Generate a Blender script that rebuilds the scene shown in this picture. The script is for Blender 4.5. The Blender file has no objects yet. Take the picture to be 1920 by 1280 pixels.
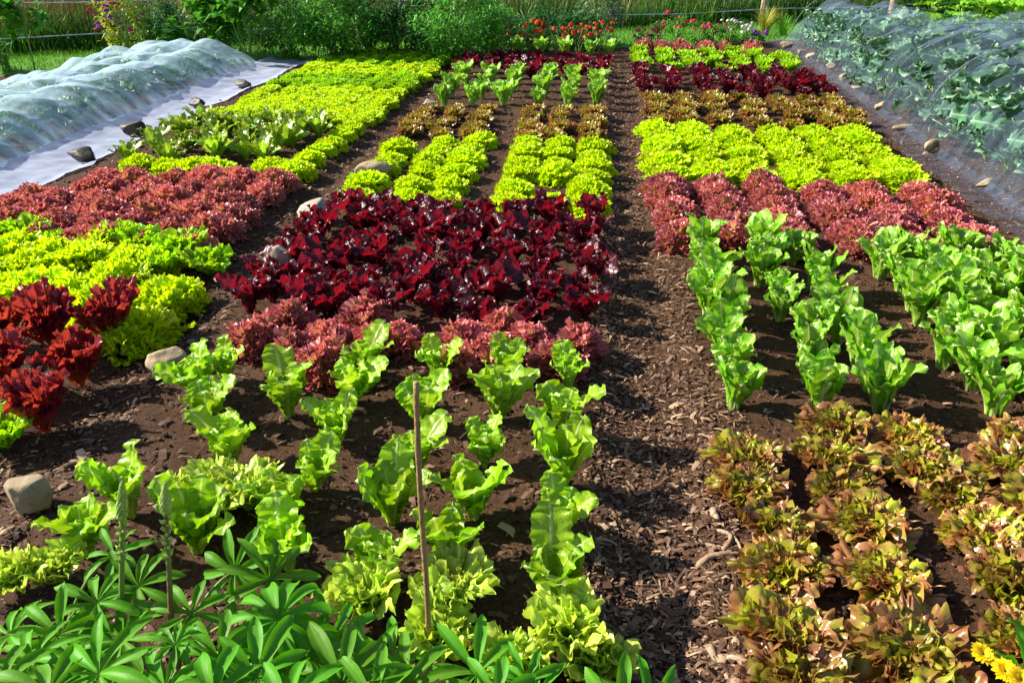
import bpy, math, random
import numpy as np
from mathutils import Matrix, Vector

random.seed(11)
RNG = np.random.default_rng(11)
R = math.radians
SC = bpy.context.scene
COL = SC.collection

# ------------------------------------------------------------------ camera
FPX, H, TH, PSI = 1536.0, 1.5, R(27.2), R(6.2)
cam = bpy.data.cameras.new('camera')
cam.sensor_width = 36; cam.lens = FPX / 1920 * 36
cam.clip_start = 0.05; cam.clip_end = 2000
co = bpy.data.objects.new('camera', cam); COL.objects.link(co)
co.location = (0, 0, H); co.rotation_euler = (math.pi / 2 - TH, 0, PSI)
SC.camera = co

def G(px, py, z=0.0):
    """ground (or height z) point seen at a pixel of the 1920x1280 photograph"""
    d = Vector(((px - 960) / FPX, -(py - 640) / FPX, -1))
    d.rotate(co.rotation_euler)
    t = (z - H) / d.z
    return d.x * t, d.y * t

# ------------------------------------------------------------------ light
SC.view_settings.view_transform = 'Standard'; SC.view_settings.look = 'None'
SC.view_settings.exposure = 1.2; SC.view_settings.gamma = 1
SUN_EL, SUN_AZ = R(33), R(-83)
w = bpy.data.worlds.new('World'); SC.world = w; w.use_nodes = True
nt = w.node_tree
sky = nt.nodes.new('ShaderNodeTexSky'); sky.sky_type = 'NISHITA'; sky.sun_disc = False
sky.sun_elevation = SUN_EL; sky.sun_rotation = SUN_AZ
bg = nt.nodes['Background']; bg.inputs[1].default_value = 0.082
nt.links.new(sky.outputs[0], bg.inputs[0])
sl = bpy.data.lights.new('sun', 'SUN'); sl.energy = 5.0; sl.angle = R(0.53); sl.color = (1, 0.93, 0.80)
so = bpy.data.objects.new('sun', sl); COL.objects.link(so)
sd = Vector((math.sin(SUN_AZ) * math.cos(SUN_EL), math.cos(SUN_AZ) * math.cos(SUN_EL), math.sin(SUN_EL)))
so.rotation_euler = (-sd).to_track_quat('-Z', 'Y').to_euler(); so.location = sd * 30
SC.cycles.max_bounces = 8; SC.cycles.diffuse_bounces = 3; SC.cycles.glossy_bounces = 2
SC.cycles.transmission_bounces = 4; SC.cycles.transparent_max_bounces = 12
SC.cycles.sample_clamp_indirect = 6
SC.cycles.use_denoising = True

# ------------------------------------------------------------------ tagging helpers
def tag(o, label, cat, group=None):
    o['label'] = label; o['category'] = cat
    if group: o['group'] = group
    return o

def empty(name, loc=(0, 0, 0), rz=0, label=None, cat=None, group=None):
    o = bpy.data.objects.new(name, None); COL.objects.link(o)
    o.empty_display_size = 0.05
    o.location = loc; o.rotation_euler = (0, 0, rz)
    if label: tag(o, label, cat, group)
    return o

# ------------------------------------------------------------------ mesh builder
class MB:
    def __init__(s):
        s.v = []; s.f3 = []; s.f4 = []; s.c = []; s.n = 0
    def add(s, v, quads=None, tris=None, c=None):
        v = np.asarray(v, float).reshape(-1, 3)
        if c is None: c = np.zeros((len(v), 3))
        c = np.broadcast_to(np.asarray(c, float), (len(v), 3))
        s.v.append(v); s.c.append(c)
        if quads is not None and len(quads): s.f4.append(np.asarray(quads, int).reshape(-1, 4) + s.n)
        if tris is not None and len(tris): s.f3.append(np.asarray(tris, int).reshape(-1, 3) + s.n)
        s.n += len(v)
    def mesh(s, name, mat=None, smooth=True):
        v = np.concatenate(s.v); c = np.concatenate(s.c)
        f4 = np.concatenate(s.f4) if s.f4 else np.zeros((0, 4), int)
        f3 = np.concatenate(s.f3) if s.f3 else np.zeros((0, 3), int)
        me = bpy.data.meshes.new(name)
        me.vertices.add(len(v)); me.vertices.foreach_set('co', v.astype(np.float32).ravel())
        nl = f4.size + f3.size; npoly = len(f4) + len(f3)
        me.loops.add(nl); me.loops.foreach_set('vertex_index', np.concatenate([f4.ravel(), f3.ravel()]).astype(np.int32))
        me.polygons.add(npoly)
        st = np.concatenate([np.arange(len(f4)) * 4, f4.size + np.arange(len(f3)) * 3]).astype(np.int32)
        me.polygons.foreach_set('loop_start', st)
        me.polygons.foreach_set('use_smooth', np.full(npoly, smooth))
        a = me.color_attributes.new('col', 'FLOAT_COLOR', 'POINT')
        a.data.foreach_set('color', np.concatenate([c, np.ones((len(c), 1))], 1).astype(np.float32).ravel())
        if mat: me.materials.append(mat)
        me.update(calc_edges=True); me.validate()
        return me
    def build(s, name, mat, parent=None, loc=None, smooth=True):
        o = bpy.data.objects.new(name, s.mesh(name, mat, smooth)); COL.objects.link(o)
        if parent: o.parent = parent
        if loc is not None: o.location = loc
        return o

def gridq(nu, nv):
    i = np.arange(nu)[:, None] * (nv + 1) + np.arange(nv)[None]
    return np.stack([i, i + 1, i + nv + 2, i + nv + 1], -1).reshape(-1, 4)

class Sines:
    """smooth pseudo-noise, about -1..1"""
    def __init__(s, seed, n=7):
        r = np.random.default_rng(seed)
        d = r.normal(size=(n, 3)); s.k = d / np.linalg.norm(d, axis=1)[:, None] * r.uniform(.6, 1.6, (n, 1))
        s.p = r.uniform(0, 6.28, n)
    def __call__(s, P, f):
        P = np.asarray(P, float)
        return np.sin(2 * np.pi * f * (P @ s.k.T) + s.p).sum(-1) / len(s.p) * 1.6
NZ = Sines(3)

def tube(mb, pts, rad, n=6, c=(0, 0, 0), cap=True):
    pts = np.asarray(pts, float); m = len(pts)
    rad = np.broadcast_to(np.asarray(rad, float), (m,))
    t = np.gradient(pts, axis=0); t /= np.linalg.norm(t, axis=1)[:, None] + 1e-9
    up = np.array([0, 0, 1.]) if abs(t[0, 2]) < .9 else np.array([1., 0, 0])
    a = np.cross(t, up); a /= np.linalg.norm(a, axis=1)[:, None] + 1e-9
    b = np.cross(t, a)
    th = np.arange(n) / n * 2 * np.pi
    v = pts[:, None] + rad[:, None, None] * (np.cos(th)[None, :, None] * a[:, None] + np.sin(th)[None, :, None] * b[:, None])
    q = []
    for i in range(m - 1):
        for j in range(n):
            q.append((i * n + j, i * n + (j + 1) % n, (i + 1) * n + (j + 1) % n, (i + 1) * n + j))
    v = v.reshape(-1, 3); tr = []
    if cap:
        v = np.concatenate([v, pts[:1], pts[-1:]]); k = m * n
        for j in range(n):
            tr.append((k, (j + 1) % n, j)); tr.append((k + 1, (m - 1) * n + j, (m - 1) * n + (j + 1) % n))
    mb.add(v, q, tr, c)

# ------------------------------------------------------------------ leaves
def prof_obov(u, um=.68, base=.16, p=1.2, tip=.5):
    a = base + (1 - base) * np.sin(np.clip(u / um, 0, 1) * np.pi / 2) ** p
    b = np.clip(1 - np.clip((u - um) / (1 - um), 0, 1) ** 2, 0, 1) ** tip
    return a * b
def prof_lance(u, um=.5, base=.1):
    return base * (1 - u) + np.sin(np.clip(u, 0, 1) ** (math.log(.5) / math.log(um)) * np.pi) ** .8

def frame_map(P, M):
    if M is None: return P
    M = np.array(M); return P @ M[:3, :3].T + M[:3, 3]

def rotz(P, a):
    c, s = math.cos(a), math.sin(a)
    return np.stack([P[..., 0] * c - P[..., 1] * s, P[..., 0] * s + P[..., 1] * c, P[..., 2]], -1)

def strap(mb, rng, L, W, az=0, br=.008, e0=80, e1=45, curl=1.6, prof=prof_obov, cup=.8, ruf=.004, rf=5,
          rk=2.5, serr=.0, sf=14, blis=.0, bf=25, rib=.06, nu=18, nv=10, tw=0, M=None, ribd=0.0, cr=None):
    u = np.linspace(0, 1, nu + 1); s = np.linspace(-1, 1, nv + 1)
    e = np.radians(e0 + (e1 - e0) * u ** curl)
    r = br + np.concatenate([[0], np.cumsum(np.cos((e[1:] + e[:-1]) / 2))]) * L / nu
    z = np.concatenate([[0], np.cumsum(np.sin((e[1:] + e[:-1]) / 2))]) * L / nu
    U, S = np.meshgrid(u, s, indexing='ij')
    ph = rng.uniform(0, 6.28, 8)
    side = np.where(S >= 0, 1.0, 0.0)
    w = W * prof(u)[:, None] * (1 + serr * np.sin(2 * np.pi * sf * U + ph[0] + 2 * side) + serr * .7 * np.sin(2 * np.pi * sf * 2.3 * U + ph[1] + side))
    cupv = cup * (.6 + .6 * (1 - U))
    th = cupv * S
    lat = w * np.sin(th) / np.maximum(cupv, 1e-3)
    nrm = w * (1 - np.cos(th)) / np.maximum(cupv, 1e-3)
    env = np.clip(U * 1.6, 0, 1) * np.abs(S) ** rk + .35 * np.clip((U - .8) / .2, 0, 1) ** 2
    f2 = rf * rng.uniform(.85, 1.15)
    nrm = nrm + ruf * env * (np.sin(2 * np.pi * f2 * U + ph[2] + side * ph[3]) + .6 * np.sin(2 * np.pi * f2 * 2.1 * U + ph[4] + side * ph[5] + 3 * S))
    if ribd: nrm = nrm - ribd * np.exp(-(S / .12) ** 2) * (1 - U)
    e_ = e[:, None]
    twv = tw * U
    l2 = lat * np.cos(twv) - nrm * np.sin(twv); n2 = lat * np.sin(twv) + nrm * np.cos(twv)
    P = np.stack([r[:, None] - np.sin(e_) * n2, l2, z[:, None] + np.cos(e_) * n2], -1)
    if blis:
        off = rng.uniform(0, 9, 3)
        b = blis * (np.abs(NZ(P + off, bf)) - .4) * (1 - np.exp(-(S / .1) ** 2))
        P = P + b[..., None] * np.stack([-np.sin(e_) + 0 * S, 0 * S, np.cos(e_) + 0 * S], -1)
    P = rotz(P, az)
    edge = np.clip(np.maximum(np.abs(S) ** 2 * np.clip(U * 1.5, 0, 1), U ** 3), 0, 1)
    ribm = np.exp(-(S * w / (rib * W * (1.15 - U))) ** 2)
    vein = .35 * np.clip(np.cos((U * 11 - np.abs(S) * 3.0) * 2 * np.pi) - .72, 0, 1) / .28 * (1 - np.abs(S)) * (U > .15)
    ribm = np.maximum(ribm, vein)
    c = np.stack([edge, ribm, np.full_like(edge, rng.random() if cr is None else cr)], -1)
    mb.add(frame_map(P.reshape(-1, 3), M), gridq(nu, nv), c=c.reshape(-1, 3))

def fan(mb, rng, L, al, az=0, br=.01, e0=60, e1=20, curl=1.3, cup=.5, waves=((9, 1.0, 3), (19, .6, 5), (31, .3, 8)), ruf=.012, lobes=.04, lf=3.1,
        crum=.0, cf=12, nu=10, nv=56, cr=None, base=.22, M=None, floor=-.01, edge0=0.0):
    """fan-shaped leaf whose whole outer margin is frilled; waves = (count along the margin, amplitude, power towards the edge)"""
    u = np.linspace(0, 1, nu + 1) ** .8; s = np.linspace(-1, 1, nv + 1)
    U, S = np.meshgrid(u, s, indexing='ij')
    ph = rng.uniform(0, 6.28, 24)
    rad = L * (1 + lobes * np.sin(lf * np.pi * S + ph[0]) + lobes * .5 * np.sin(lf * 2.2 * np.pi * S + ph[1])) * (1 - .30 * np.abs(S) ** 2.5)
    a = al * S * (base + (1 - base) * U ** .8)
    along = U * rad * np.cos(a); lat = U * rad * np.sin(a)
    nrm = cup * lat ** 2 / L
    k = 2
    for n_, am, pw in waves:
        f = n_ * rng.uniform(.9, 1.1); w_ = ruf * am * U ** pw * (1 + .35 * np.sin(1.7 * np.pi * S + ph[k]))
        nrm = nrm + w_ * np.sin(f * np.pi * S + ph[k + 1])
        lat = lat + .75 * w_ * np.cos(f * np.pi * S * 1.03 + ph[k + 2]) * .8
        along = along + .55 * w_ * np.sin(f * np.pi * S * 1.37 + ph[k + 3])
        k += 4
    if crum:
        off = rng.uniform(0, 9, 3); Q = np.stack([along, lat, 0 * lat], -1) + off
        nrm = nrm + crum * U * (np.abs(NZ(Q, cf)) * 1.3 - .5) + crum * .5 * U * NZ(Q + 3, cf * 2.1)
    t = np.clip(along / L, -.05, 1.3)
    n = 40
    tt = np.linspace(0, 1.3, n + 1); e = np.radians(e0 + (e1 - e0) * np.clip(tt, 0, 1.15) ** curl)
    rr = np.concatenate([[0], np.cumsum(np.cos((e[1:] + e[:-1]) / 2))]) * 1.3 * L / n
    zz = np.concatenate([[0], np.cumsum(np.sin((e[1:] + e[:-1]) / 2))]) * 1.3 * L / n
    er = np.interp(t, tt, e); r = br + np.interp(t, tt, rr); z = np.interp(t, tt, zz)
    P = rotz(np.stack([r - np.sin(er) * nrm, lat, z + np.cos(er) * nrm], -1), az)
    ribm = np.exp(-(S / (.05 + .10 * (1 - U))) ** 2) * (1 - U)
    c = np.stack([edge0 + (1 - edge0) * U ** 1.5, ribm, np.full_like(U, rng.random() if cr is None else cr)], -1)
    P = frame_map(P.reshape(-1, 3), M)
    P[:, 2] = np.maximum(P[:, 2], floor)
    mb.add(P, gridq(nu, nv), c=c.reshape(-1, 3))

# ------------------------------------------------------------------ materials
def nodes(name):
    m = bpy.data.materials.new(name); m.use_nodes = True
    t = m.node_tree; t.nodes.clear()
    return m, t, t.nodes.new, t.links.new
def mixc(t, fac, a, b, mode='MIX'):
    n = t.nodes.new('ShaderNodeMix'); n.data_type = 'RGBA'; n.blend_type = mode; n.clamp_factor = True
    for sock, val in ((n.inputs[0], fac), (n.inputs[6], a), (n.inputs[7], b)):
        if hasattr(val, 'is_linked') or hasattr(val, 'links'): t.links.new(val, sock)
        elif isinstance(val, (int, float)): sock.default_value = val
        else: sock.default_value = (*val, 1)
    return n.outputs[2]
def math_(t, op, a, b=None, clamp=False):
    n = t.nodes.new('ShaderNodeMath'); n.operation = op; n.use_clamp = clamp
    for s_, v in zip(n.inputs, (a, b)):
        if v is None: continue
        if isinstance(v, (int, float)): s_.default_value = v
        else: t.links.new(v, s_)
    return n.outputs[0]
def mrange(t, v, a, b, c=0, d=1):
    n = t.nodes.new('ShaderNodeMapRange'); t.links.new(v, n.inputs[0])
    for i, x in enumerate((a, b, c, d)): n.inputs[i + 1].default_value = x
    return n.outputs[0]
def noise(t, scale, detail=3, co='Object', rough=.55):
    tc = t.nodes.new('ShaderNodeTexCoord'); n = t.nodes.new('ShaderNodeTexNoise')
    n.inputs['Scale'].default_value = scale; n.inputs['Detail'].default_value = detail; n.inputs['Roughness'].default_value = rough
    t.links.new(tc.outputs[co], n.inputs['Vector'])
    return n.outputs[0]

def leaf_mat(name, base, edge, rib, lo=.4, hi=.9, rough=.4, tr=.4, trc=None, spec=.5, nscale=30, nmix=.5, bump=.25, bscale=90, var=.35, vein=True):
    m, t, N, Lk = nodes(name)
    at = N('ShaderNodeAttribute'); at.attribute_name = 'col'
    sp = N('ShaderNodeSeparateColor'); Lk(at.outputs['Color'], sp.inputs[0])
    nz = noise(t, nscale, 3)
    nzc = mrange(t, nz, .3, .7, -nmix, nmix)
    ed = mrange(t, math_(t, 'ADD', sp.outputs[0], nzc), lo, hi)
    c = mixc(t, ed, base, edge)
    c = mixc(t, math_(t, 'MULTIPLY', sp.outputs[1], .85), c, rib)
    oi = N('ShaderNodeObjectInfo')
    br = math_(t, 'ADD', math_(t, 'MULTIPLY', sp.outputs[2], var), math_(t, 'MULTIPLY', oi.outputs['Random'], var * .8))
    br = math_(t, 'ADD', br, 1 - var * .9)
    hs = N('ShaderNodeHueSaturation'); hs.inputs['Saturation'].default_value = 1.0
    Lk(c, hs.inputs['Color']); Lk(br, hs.inputs['Value'])
    Lk(mrange(t, sp.outputs[2], 0, 1, .488, .51), hs.inputs['Hue'])
    c = hs.outputs[0]
    bp = N('ShaderNodeBump'); bp.inputs['Strength'].default_value = bump; bp.inputs['Distance'].default_value = .004
    hgt = noise(t, bscale, 2)
    if vein: hgt = math_(t, 'ADD', hgt, math_(t, 'MULTIPLY', sp.outputs[1], -.8))
    Lk(hgt, bp.inputs['Height'])
    p = N('ShaderNodeBsdfPrincipled'); p.inputs['Roughness'].default_value = rough
    p.inputs['Specular IOR Level'].default_value = spec
    Lk(c, p.inputs['Base Color']); Lk(bp.outputs[0], p.inputs['Normal'])
    tl = N('ShaderNodeBsdfTranslucent')
    if trc is None: Lk(mixc(t, 1.0, c, (1.0, .95, .6), 'MULTIPLY'), tl.inputs[0])
    else: Lk(mixc(t, .75, c, trc), tl.inputs[0])
    mx = N('ShaderNodeMixShader'); mx.inputs[0].default_value = tr
    Lk(p.outputs[0], mx.inputs[1]); Lk(tl.outputs[0], mx.inputs[2])
    o = N('ShaderNodeOutputMaterial'); Lk(mx.outputs[0], o.inputs[0])
    return m

M = {}
M['romaine'] = leaf_mat('romaine_leaf', (.22, .48, .010), (.16, .43, .010), (.72, .82, .32), .5, 1.1, .36, .45, None, .45, 20, .3, .3, 70)
M['batavia'] = leaf_mat('batavia_leaf', (.31, .55, .010), (.22, .47, .010), (.74, .84, .30), .5, 1.1, .36, .45, None, .45, 20, .3, .45, 80)
M['lime'] = leaf_mat('lime_frilly_leaf', (.46, .68, .006), (.62, .82, .006), (.55, .75, .1), .3, .9, .45, .48, None, .4, 20, .3, .3, 120, .25)
M['palelime'] = leaf_mat('pale_frilly_leaf', (.37, .58, .02), (.56, .70, .10), (.6, .7, .2), .4, 1.0, .36, .38, None, .6, 25, .4, .4, 90, .3)
M['green'] = leaf_mat('bright_green_leaf', (.25, .54, .008), (.38, .66, .008), (.4, .6, .06), .3, .9, .45, .46, None, .4, 20, .3, .3, 120, .3)
M['rosso'] = leaf_mat('red_frilly_leaf', (.48, .38, .05), (.57, .155, .185), (.50, .46, .09), .24, .85, .38, .33, None, .6, 25, .28, .4, 120, .4)
M['dark'] = leaf_mat('dark_red_leaf', (.062, .004, .014), (.040, .003, .014), (.24, .03, .03), .3, 1.0, .34, .40, (.32, .005, .014), .45, 20, .4, .45, 80, .5)
M['redbat'] = leaf_mat('red_batavia_leaf', (.38, .05, .016), (.18, .008, .036), (.42, .17, .05), .40, .90, .30, .42, (.50, .055, .018), .6, 22, .35, .5, 75, .35)
M['bronze'] = leaf_mat('bronze_leaf', (.34, .38, .014), (.36, .155, .055), (.5, .5, .1), .24, 1.15, .32, .38, None, .7, 18, .8, .5, 80, .5)
M['sword'] = leaf_mat('bronze_green_leaf', (.22, .40, .014), (.20, .22, .02), (.45, .58, .1), .5, 1.1, .32, .4, None, .6, 20, .5, .4, 80, .5)
M['lupin'] = leaf_mat('lupin_leaf', (.095, .33, .008), (.11, .35, .010), (.17, .40, .05), .6, 1.1, .50, .42, None, .2, 14, .3, .2, 60, .35)
M['lupin_stem'] = leaf_mat('lupin_stem', (.16, .26, .05), (.2, .10, .05), (.2, .3, .06), .3, .9, .5, .05, None, .4, 20, .3, .2, 60, .2)
M['bud'] = leaf_mat('lupin_bud', (.34, .50, .08), (.48, .60, .17), (.3, .5, .1), .2, .9, .5, .2, None, .4, 40, .3, .3, 150, .3)
M['kale'] = leaf_mat('brassica_leaf', (.075, .20, .10), (.12, .26, .14), (.36, .48, .32), .4, 1.1, .42, .22, None, .5, 9, .4, .6, 30, .5)
M['kale2'] = leaf_mat('brassica_bright_leaf', (.075, .23, .05), (.10, .28, .06), (.42, .55, .28), .4, 1.1, .42, .3, None, .5, 9, .4, .5, 30, .4)
M['shrub'] = leaf_mat('shrub_leaf', (.075, .27, .022), (.10, .34, .03), (.1, .3, .04), .4, 1.1, .45, .35, None, .4, 12, .4, .2, 60, .7)
M['shrubdark'] = leaf_mat('dark_shrub_leaf', (.030, .13, .022), (.04, .16, .024), (.06, .2, .03), .4, 1.1, .45, .3, None, .4, 12, .4, .2, 60, .7)
M['broad'] = leaf_mat('broad_leaf', (.07, .27, .016), (.09, .30, .02), (.2, .4, .06), .4, 1.1, .4, .4, None, .5, 12, .4, .3, 60, .6)
M['silver'] = leaf_mat('silver_leaf', (.20, .32, .16), (.26, .38, .22), (.3, .4, .2), .4, 1.1, .5, .3, None, .4, 12, .4, .2, 60, .5)
M['squash'] = leaf_mat('squash_leaf', (.17, .42, .015), (.22, .48, .02), (.4, .6, .1), .4, 1.1, .45, .4, None, .4, 12, .4, .3, 60, .5)
M['grass'] = leaf_mat('grass_blade', (.08, .26, .015), (.16, .36, .02), (.1, .3, .02), .3, 1.0, .5, .4, None, .3, 8, .3, .1, 60, .6)
M['meadow'] = leaf_mat('meadow_blade', (.024, .09, .008), (.05, .14, .012), (.1, .3, .02), .3, 1.0, .5, .4, None, .3, 8, .3, .1, 60, .8)
M['straw'] = leaf_mat('dry_stalk', (.16, .085, .035), (.26, .15, .06), (.1, .3, .02), .3, 1.0, .6, .2, None, .3, 8, .3, .1, 60, .8)
def petal(name, c, c2=None, tr=.3): return leaf_mat(name, c, c2 or c, c, .3, 1.0, .5, tr, None, .3, 20, .3, .2, 90, .3, False)
M['orange'] = petal('orange_petal', (.75, .10, .012), (.60, .045, .008))
M['pink'] = petal('pink_petal', (.70, .03, .14), (.80, .06, .20))
M['magenta'] = petal('magenta_petal', (.50, .015, .12))
M['purple'] = petal('purple_petal', (.19, .04, .42), (.26, .04, .40))
M['yellow'] = petal('yellow_petal', (.90, .66, .008), (.95, .74, .01))
M['yellowgreen'] = leaf_mat('yellow_fading_leaf', (.36, .42, .04), (.52, .50, .04), (.5, .5, .1), .3, 1.0, .5, .35, None, .3, 12, .4, .2, 60, .5)
M['white'] = petal('white_petal', (.75, .70, .78))

def rock_mat(name, a, b, rough=.85, sc=9):
    m, t, N, Lk = nodes(name)
    n1 = noise(t, sc, 6, rough=.65); n2 = noise(t, sc * 5, 4)
    c = mixc(t, mrange(t, n1, .35, .65), a, b)
    c = mixc(t, mrange(t, n2, .55, .72), c, tuple(x * .45 for x in a))
    oi = N('ShaderNodeObjectInfo')
    hs = N('ShaderNodeHueSaturation'); Lk(c, hs.inputs['Color']); Lk(mrange(t, oi.outputs['Random'], 0, 1, .8, 1.15), hs.inputs['Value'])
    bp = N('ShaderNodeBump'); bp.inputs['Strength'].default_value = .7; bp.inputs['Distance'].default_value = .01
    Lk(math_(t, 'ADD', n1, math_(t, 'MULTIPLY', n2, .4)), bp.inputs['Height'])
    p = N('ShaderNodeBsdfPrincipled'); p.inputs['Roughness'].default_value = rough
    Lk(hs.outputs[0], p.inputs['Base Color']); Lk(bp.outputs[0], p.inputs['Normal'])
    o = N('ShaderNodeOutputMaterial'); Lk(p.outputs[0], o.inputs[0]); return m
M['stone'] = rock_mat('sandstone', (.40, .30, .17), (.25, .19, .12))
M['stonegrey'] = rock_mat('grey_stone', (.38, .33, .25), (.24, .21, .16))
M['stonedark'] = rock_mat('dark_wet_stone', (.016, .012, .009), (.040, .026, .017), .6)
M['stick'] = rock_mat('weathered_wood', (.30, .20, .12), (.17, .10, .06), .8, 14)
M['palestick'] = rock_mat('pale_dry_wood', (.36, .26, .17), (.26, .18, .11), .8, 14)
M['post'] = rock_mat('fence_post_wood', (.50, .36, .21), (.38, .26, .15), .8, 6)
M['cane'] = rock_mat('bamboo_cane', (.36, .22, .10), (.28, .16, .07), .6, 20)
M['hoop'] = rock_mat('net_hoop', (.14, .19, .22), (.20, .25, .28), .6, 40)
M['wire'] = rock_mat('fence_wire', (.30, .42, .50), (.45, .52, .58), .4, 40)

def attr_mat(name, stops, rough=.9, bump=.5, bsc=60):
    m, t, N, Lk = nodes(name)
    at = N('ShaderNodeAttribute'); at.attribute_name = 'col'
    sp = N('ShaderNodeSeparateColor'); Lk(at.outputs['Color'], sp.inputs[0])
    rp = N('ShaderNodeValToRGB'); Lk(sp.outputs[0], rp.inputs[0])
    el = rp.color_ramp.elements
    while len(el) < len(stops): el.new(.5)
    for e_, (p_, c_) in zip(el, stops): e_.position = p_; e_.color = (*c_, 1)
    p = N('ShaderNodeBsdfPrincipled'); p.inputs['Roughness'].default_value = rough; p.inputs['Specular IOR Level'].default_value = .35
    Lk(rp.outputs[0], p.inputs['Base Color'])
    bp = N('ShaderNodeBump'); bp.inputs['Strength'].default_value = bump; bp.inputs['Distance'].default_value = .004
    Lk(noise(t, bsc, 3), bp.inputs['Height']); Lk(bp.outputs[0], p.inputs['Normal'])
    o = N('ShaderNodeOutputMaterial'); Lk(p.outputs[0], o.inputs[0]); return m
M['chips'] = attr_mat('wood_chips', [(0, (.036, .017, .008)), (.40, (.090, .042, .021)), (.70, (.19, .108, .062)), (1, (.50, .33, .21))], .75)
M['clods'] = attr_mat('soil_crumbs', [(0, (.026, .013, .007)), (.7, (.07, .036, .019)), (1, (.15, .085, .048))], .85)

def soil_mat():
    m, t, N, Lk = nodes('garden_soil')
    n1 = noise(t, 3.5, 5); n2 = noise(t, 60, 6, rough=.7); n3 = noise(t, 240, 3, rough=.7)
    c = mixc(t, mrange(t, n2, .35, .68), (.030, .014, .007), (.115, .056, .027))
    c = mixc(t, mrange(t, n1, .4, .7, 0, .4), c, (.125, .068, .038))
    c = mixc(t, mrange(t, n3, .64, .72), c, (.28, .165, .095))
    bp = N('ShaderNodeBump'); bp.inputs['Strength'].default_value = .9; bp.inputs['Distance'].default_value = .012
    Lk(math_(t, 'ADD', n2, math_(t, 'MULTIPLY', n3, .5)), bp.inputs['Height'])
    p = N('ShaderNodeBsdfPrincipled'); p.inputs['Roughness'].default_value = .85; p.inputs['Specular IOR Level'].default_value = .15
    Lk(c, p.inputs['Base Color']); Lk(bp.outputs[0], p.inputs['Normal'])
    o = N('ShaderNodeOutputMaterial'); Lk(p.outputs[0], o.inputs[0]); return m
M['soil'] = soil_mat()
def lawn_mat(name, a, b, sc=5):
    m, t, N, Lk = nodes(name)
    c = mixc(t, mrange(t, noise(t, sc, 5), .35, .65), a, b)
    p = N('ShaderNodeBsdfPrincipled'); p.inputs['Roughness'].default_value = .8
    Lk(c, p.inputs['Base Color'])
    o = N('ShaderNodeOutputMaterial'); Lk(p.outputs[0], o.inputs[0]); return m
M['lawn'] = lawn_mat('lawn_turf', (.07, .20, .012), (.10, .26, .016))
M['meadowground'] = lawn_mat('meadow_turf', (.03, .08, .010), (.05, .06, .018), 1.5)

def net_mat(name, col, open_, var, wr=(14, 60), tl=.45):
    m, t, N, Lk = nodes(name)
    tc = N('ShaderNodeTexCoord'); mp = N('ShaderNodeMapping'); mp.inputs['Scale'].default_value = (wr[0] * .25, wr[0], wr[0] * .25)
    Lk(tc.outputs['Object'], mp.inputs[0])
    nn = N('ShaderNodeTexNoise'); nn.inputs['Scale'].default_value = 1.0; nn.inputs['Detail'].default_value = 4; Lk(mp.outputs[0], nn.inputs['Vector'])
    fac = mrange(t, nn.outputs[0], .32, .68, open_ - var, open_ + var)
    bp = N('ShaderNodeBump'); bp.inputs['Strength'].default_value = .6; bp.inputs['Distance'].default_value = .03
    Lk(nn.outputs[0], bp.inputs['Height'])
    d = N('ShaderNodeBsdfDiffuse'); d.inputs[0].default_value = (*col, 1); Lk(bp.outputs[0], d.inputs['Normal'])
    tr = N('ShaderNodeBsdfTranslucent'); tr.inputs[0].default_value = (*col, 1); Lk(bp.outputs[0], tr.inputs['Normal'])
    m1 = N('ShaderNodeMixShader'); m1.inputs[0].default_value = tl; Lk(d.outputs[0], m1.inputs[1]); Lk(tr.outputs[0], m1.inputs[2])
    tp = N('ShaderNodeBsdfTransparent'); m2 = N('ShaderNodeMixShader'); Lk(fac, m2.inputs[0])
    Lk(m1.outputs[0], m2.inputs[1]); Lk(tp.outputs[0], m2.inputs[2])
    o = N('ShaderNodeOutputMaterial'); Lk(m2.outputs[0], o.inputs[0]); return m
M['fleece'] = net_mat('crop_fleece', (.60, .80, .95), .52, .30, (9, 0))
M['skirt'] = net_mat('crop_fleece_skirt', (.54, .60, .77), .05, .05)
M['net'] = net_mat('insect_mesh', (.24, .33, .46), .84, .08)
M['netskirt'] = net_mat('insect_mesh_skirt', (.22, .26, .38), .82, .12)

# ------------------------------------------------------------------ ground
BEDS = [(-3.45, -1.83), (-1.58, .06), (.33, 2.08)]
def gh(x, y):
    x = np.asarray(x, float); y = np.asarray(y, float)
    def st(a, b, v):
        t = np.clip((v - a) / (b - a), 0, 1); return t * t * (3 - 2 * t)
    z = np.zeros(np.broadcast(x, y).shape)
    fy = 1 - st(10.6, 11.3, y)
    for a, b in BEDS: z = z + .035 * st(a - .08, a + .06, x) * (1 - st(b - .06, b + .08, x)) * fy
    P = np.stack(np.broadcast_arrays(x, y, 0 * x), -1)
    out = 1 - st(12.0, 13.0, y + 0 * x)
    out = out * (1 - st(6, 7, np.abs(x + .5)))
    z = z + out * (.006 * NZ(P, .9) + .006 * NZ(P + 5, 3.1) + .004 * NZ(P + 9, 7.3))
    return z
def ghs(x, y): return float(gh(x, y))

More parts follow.
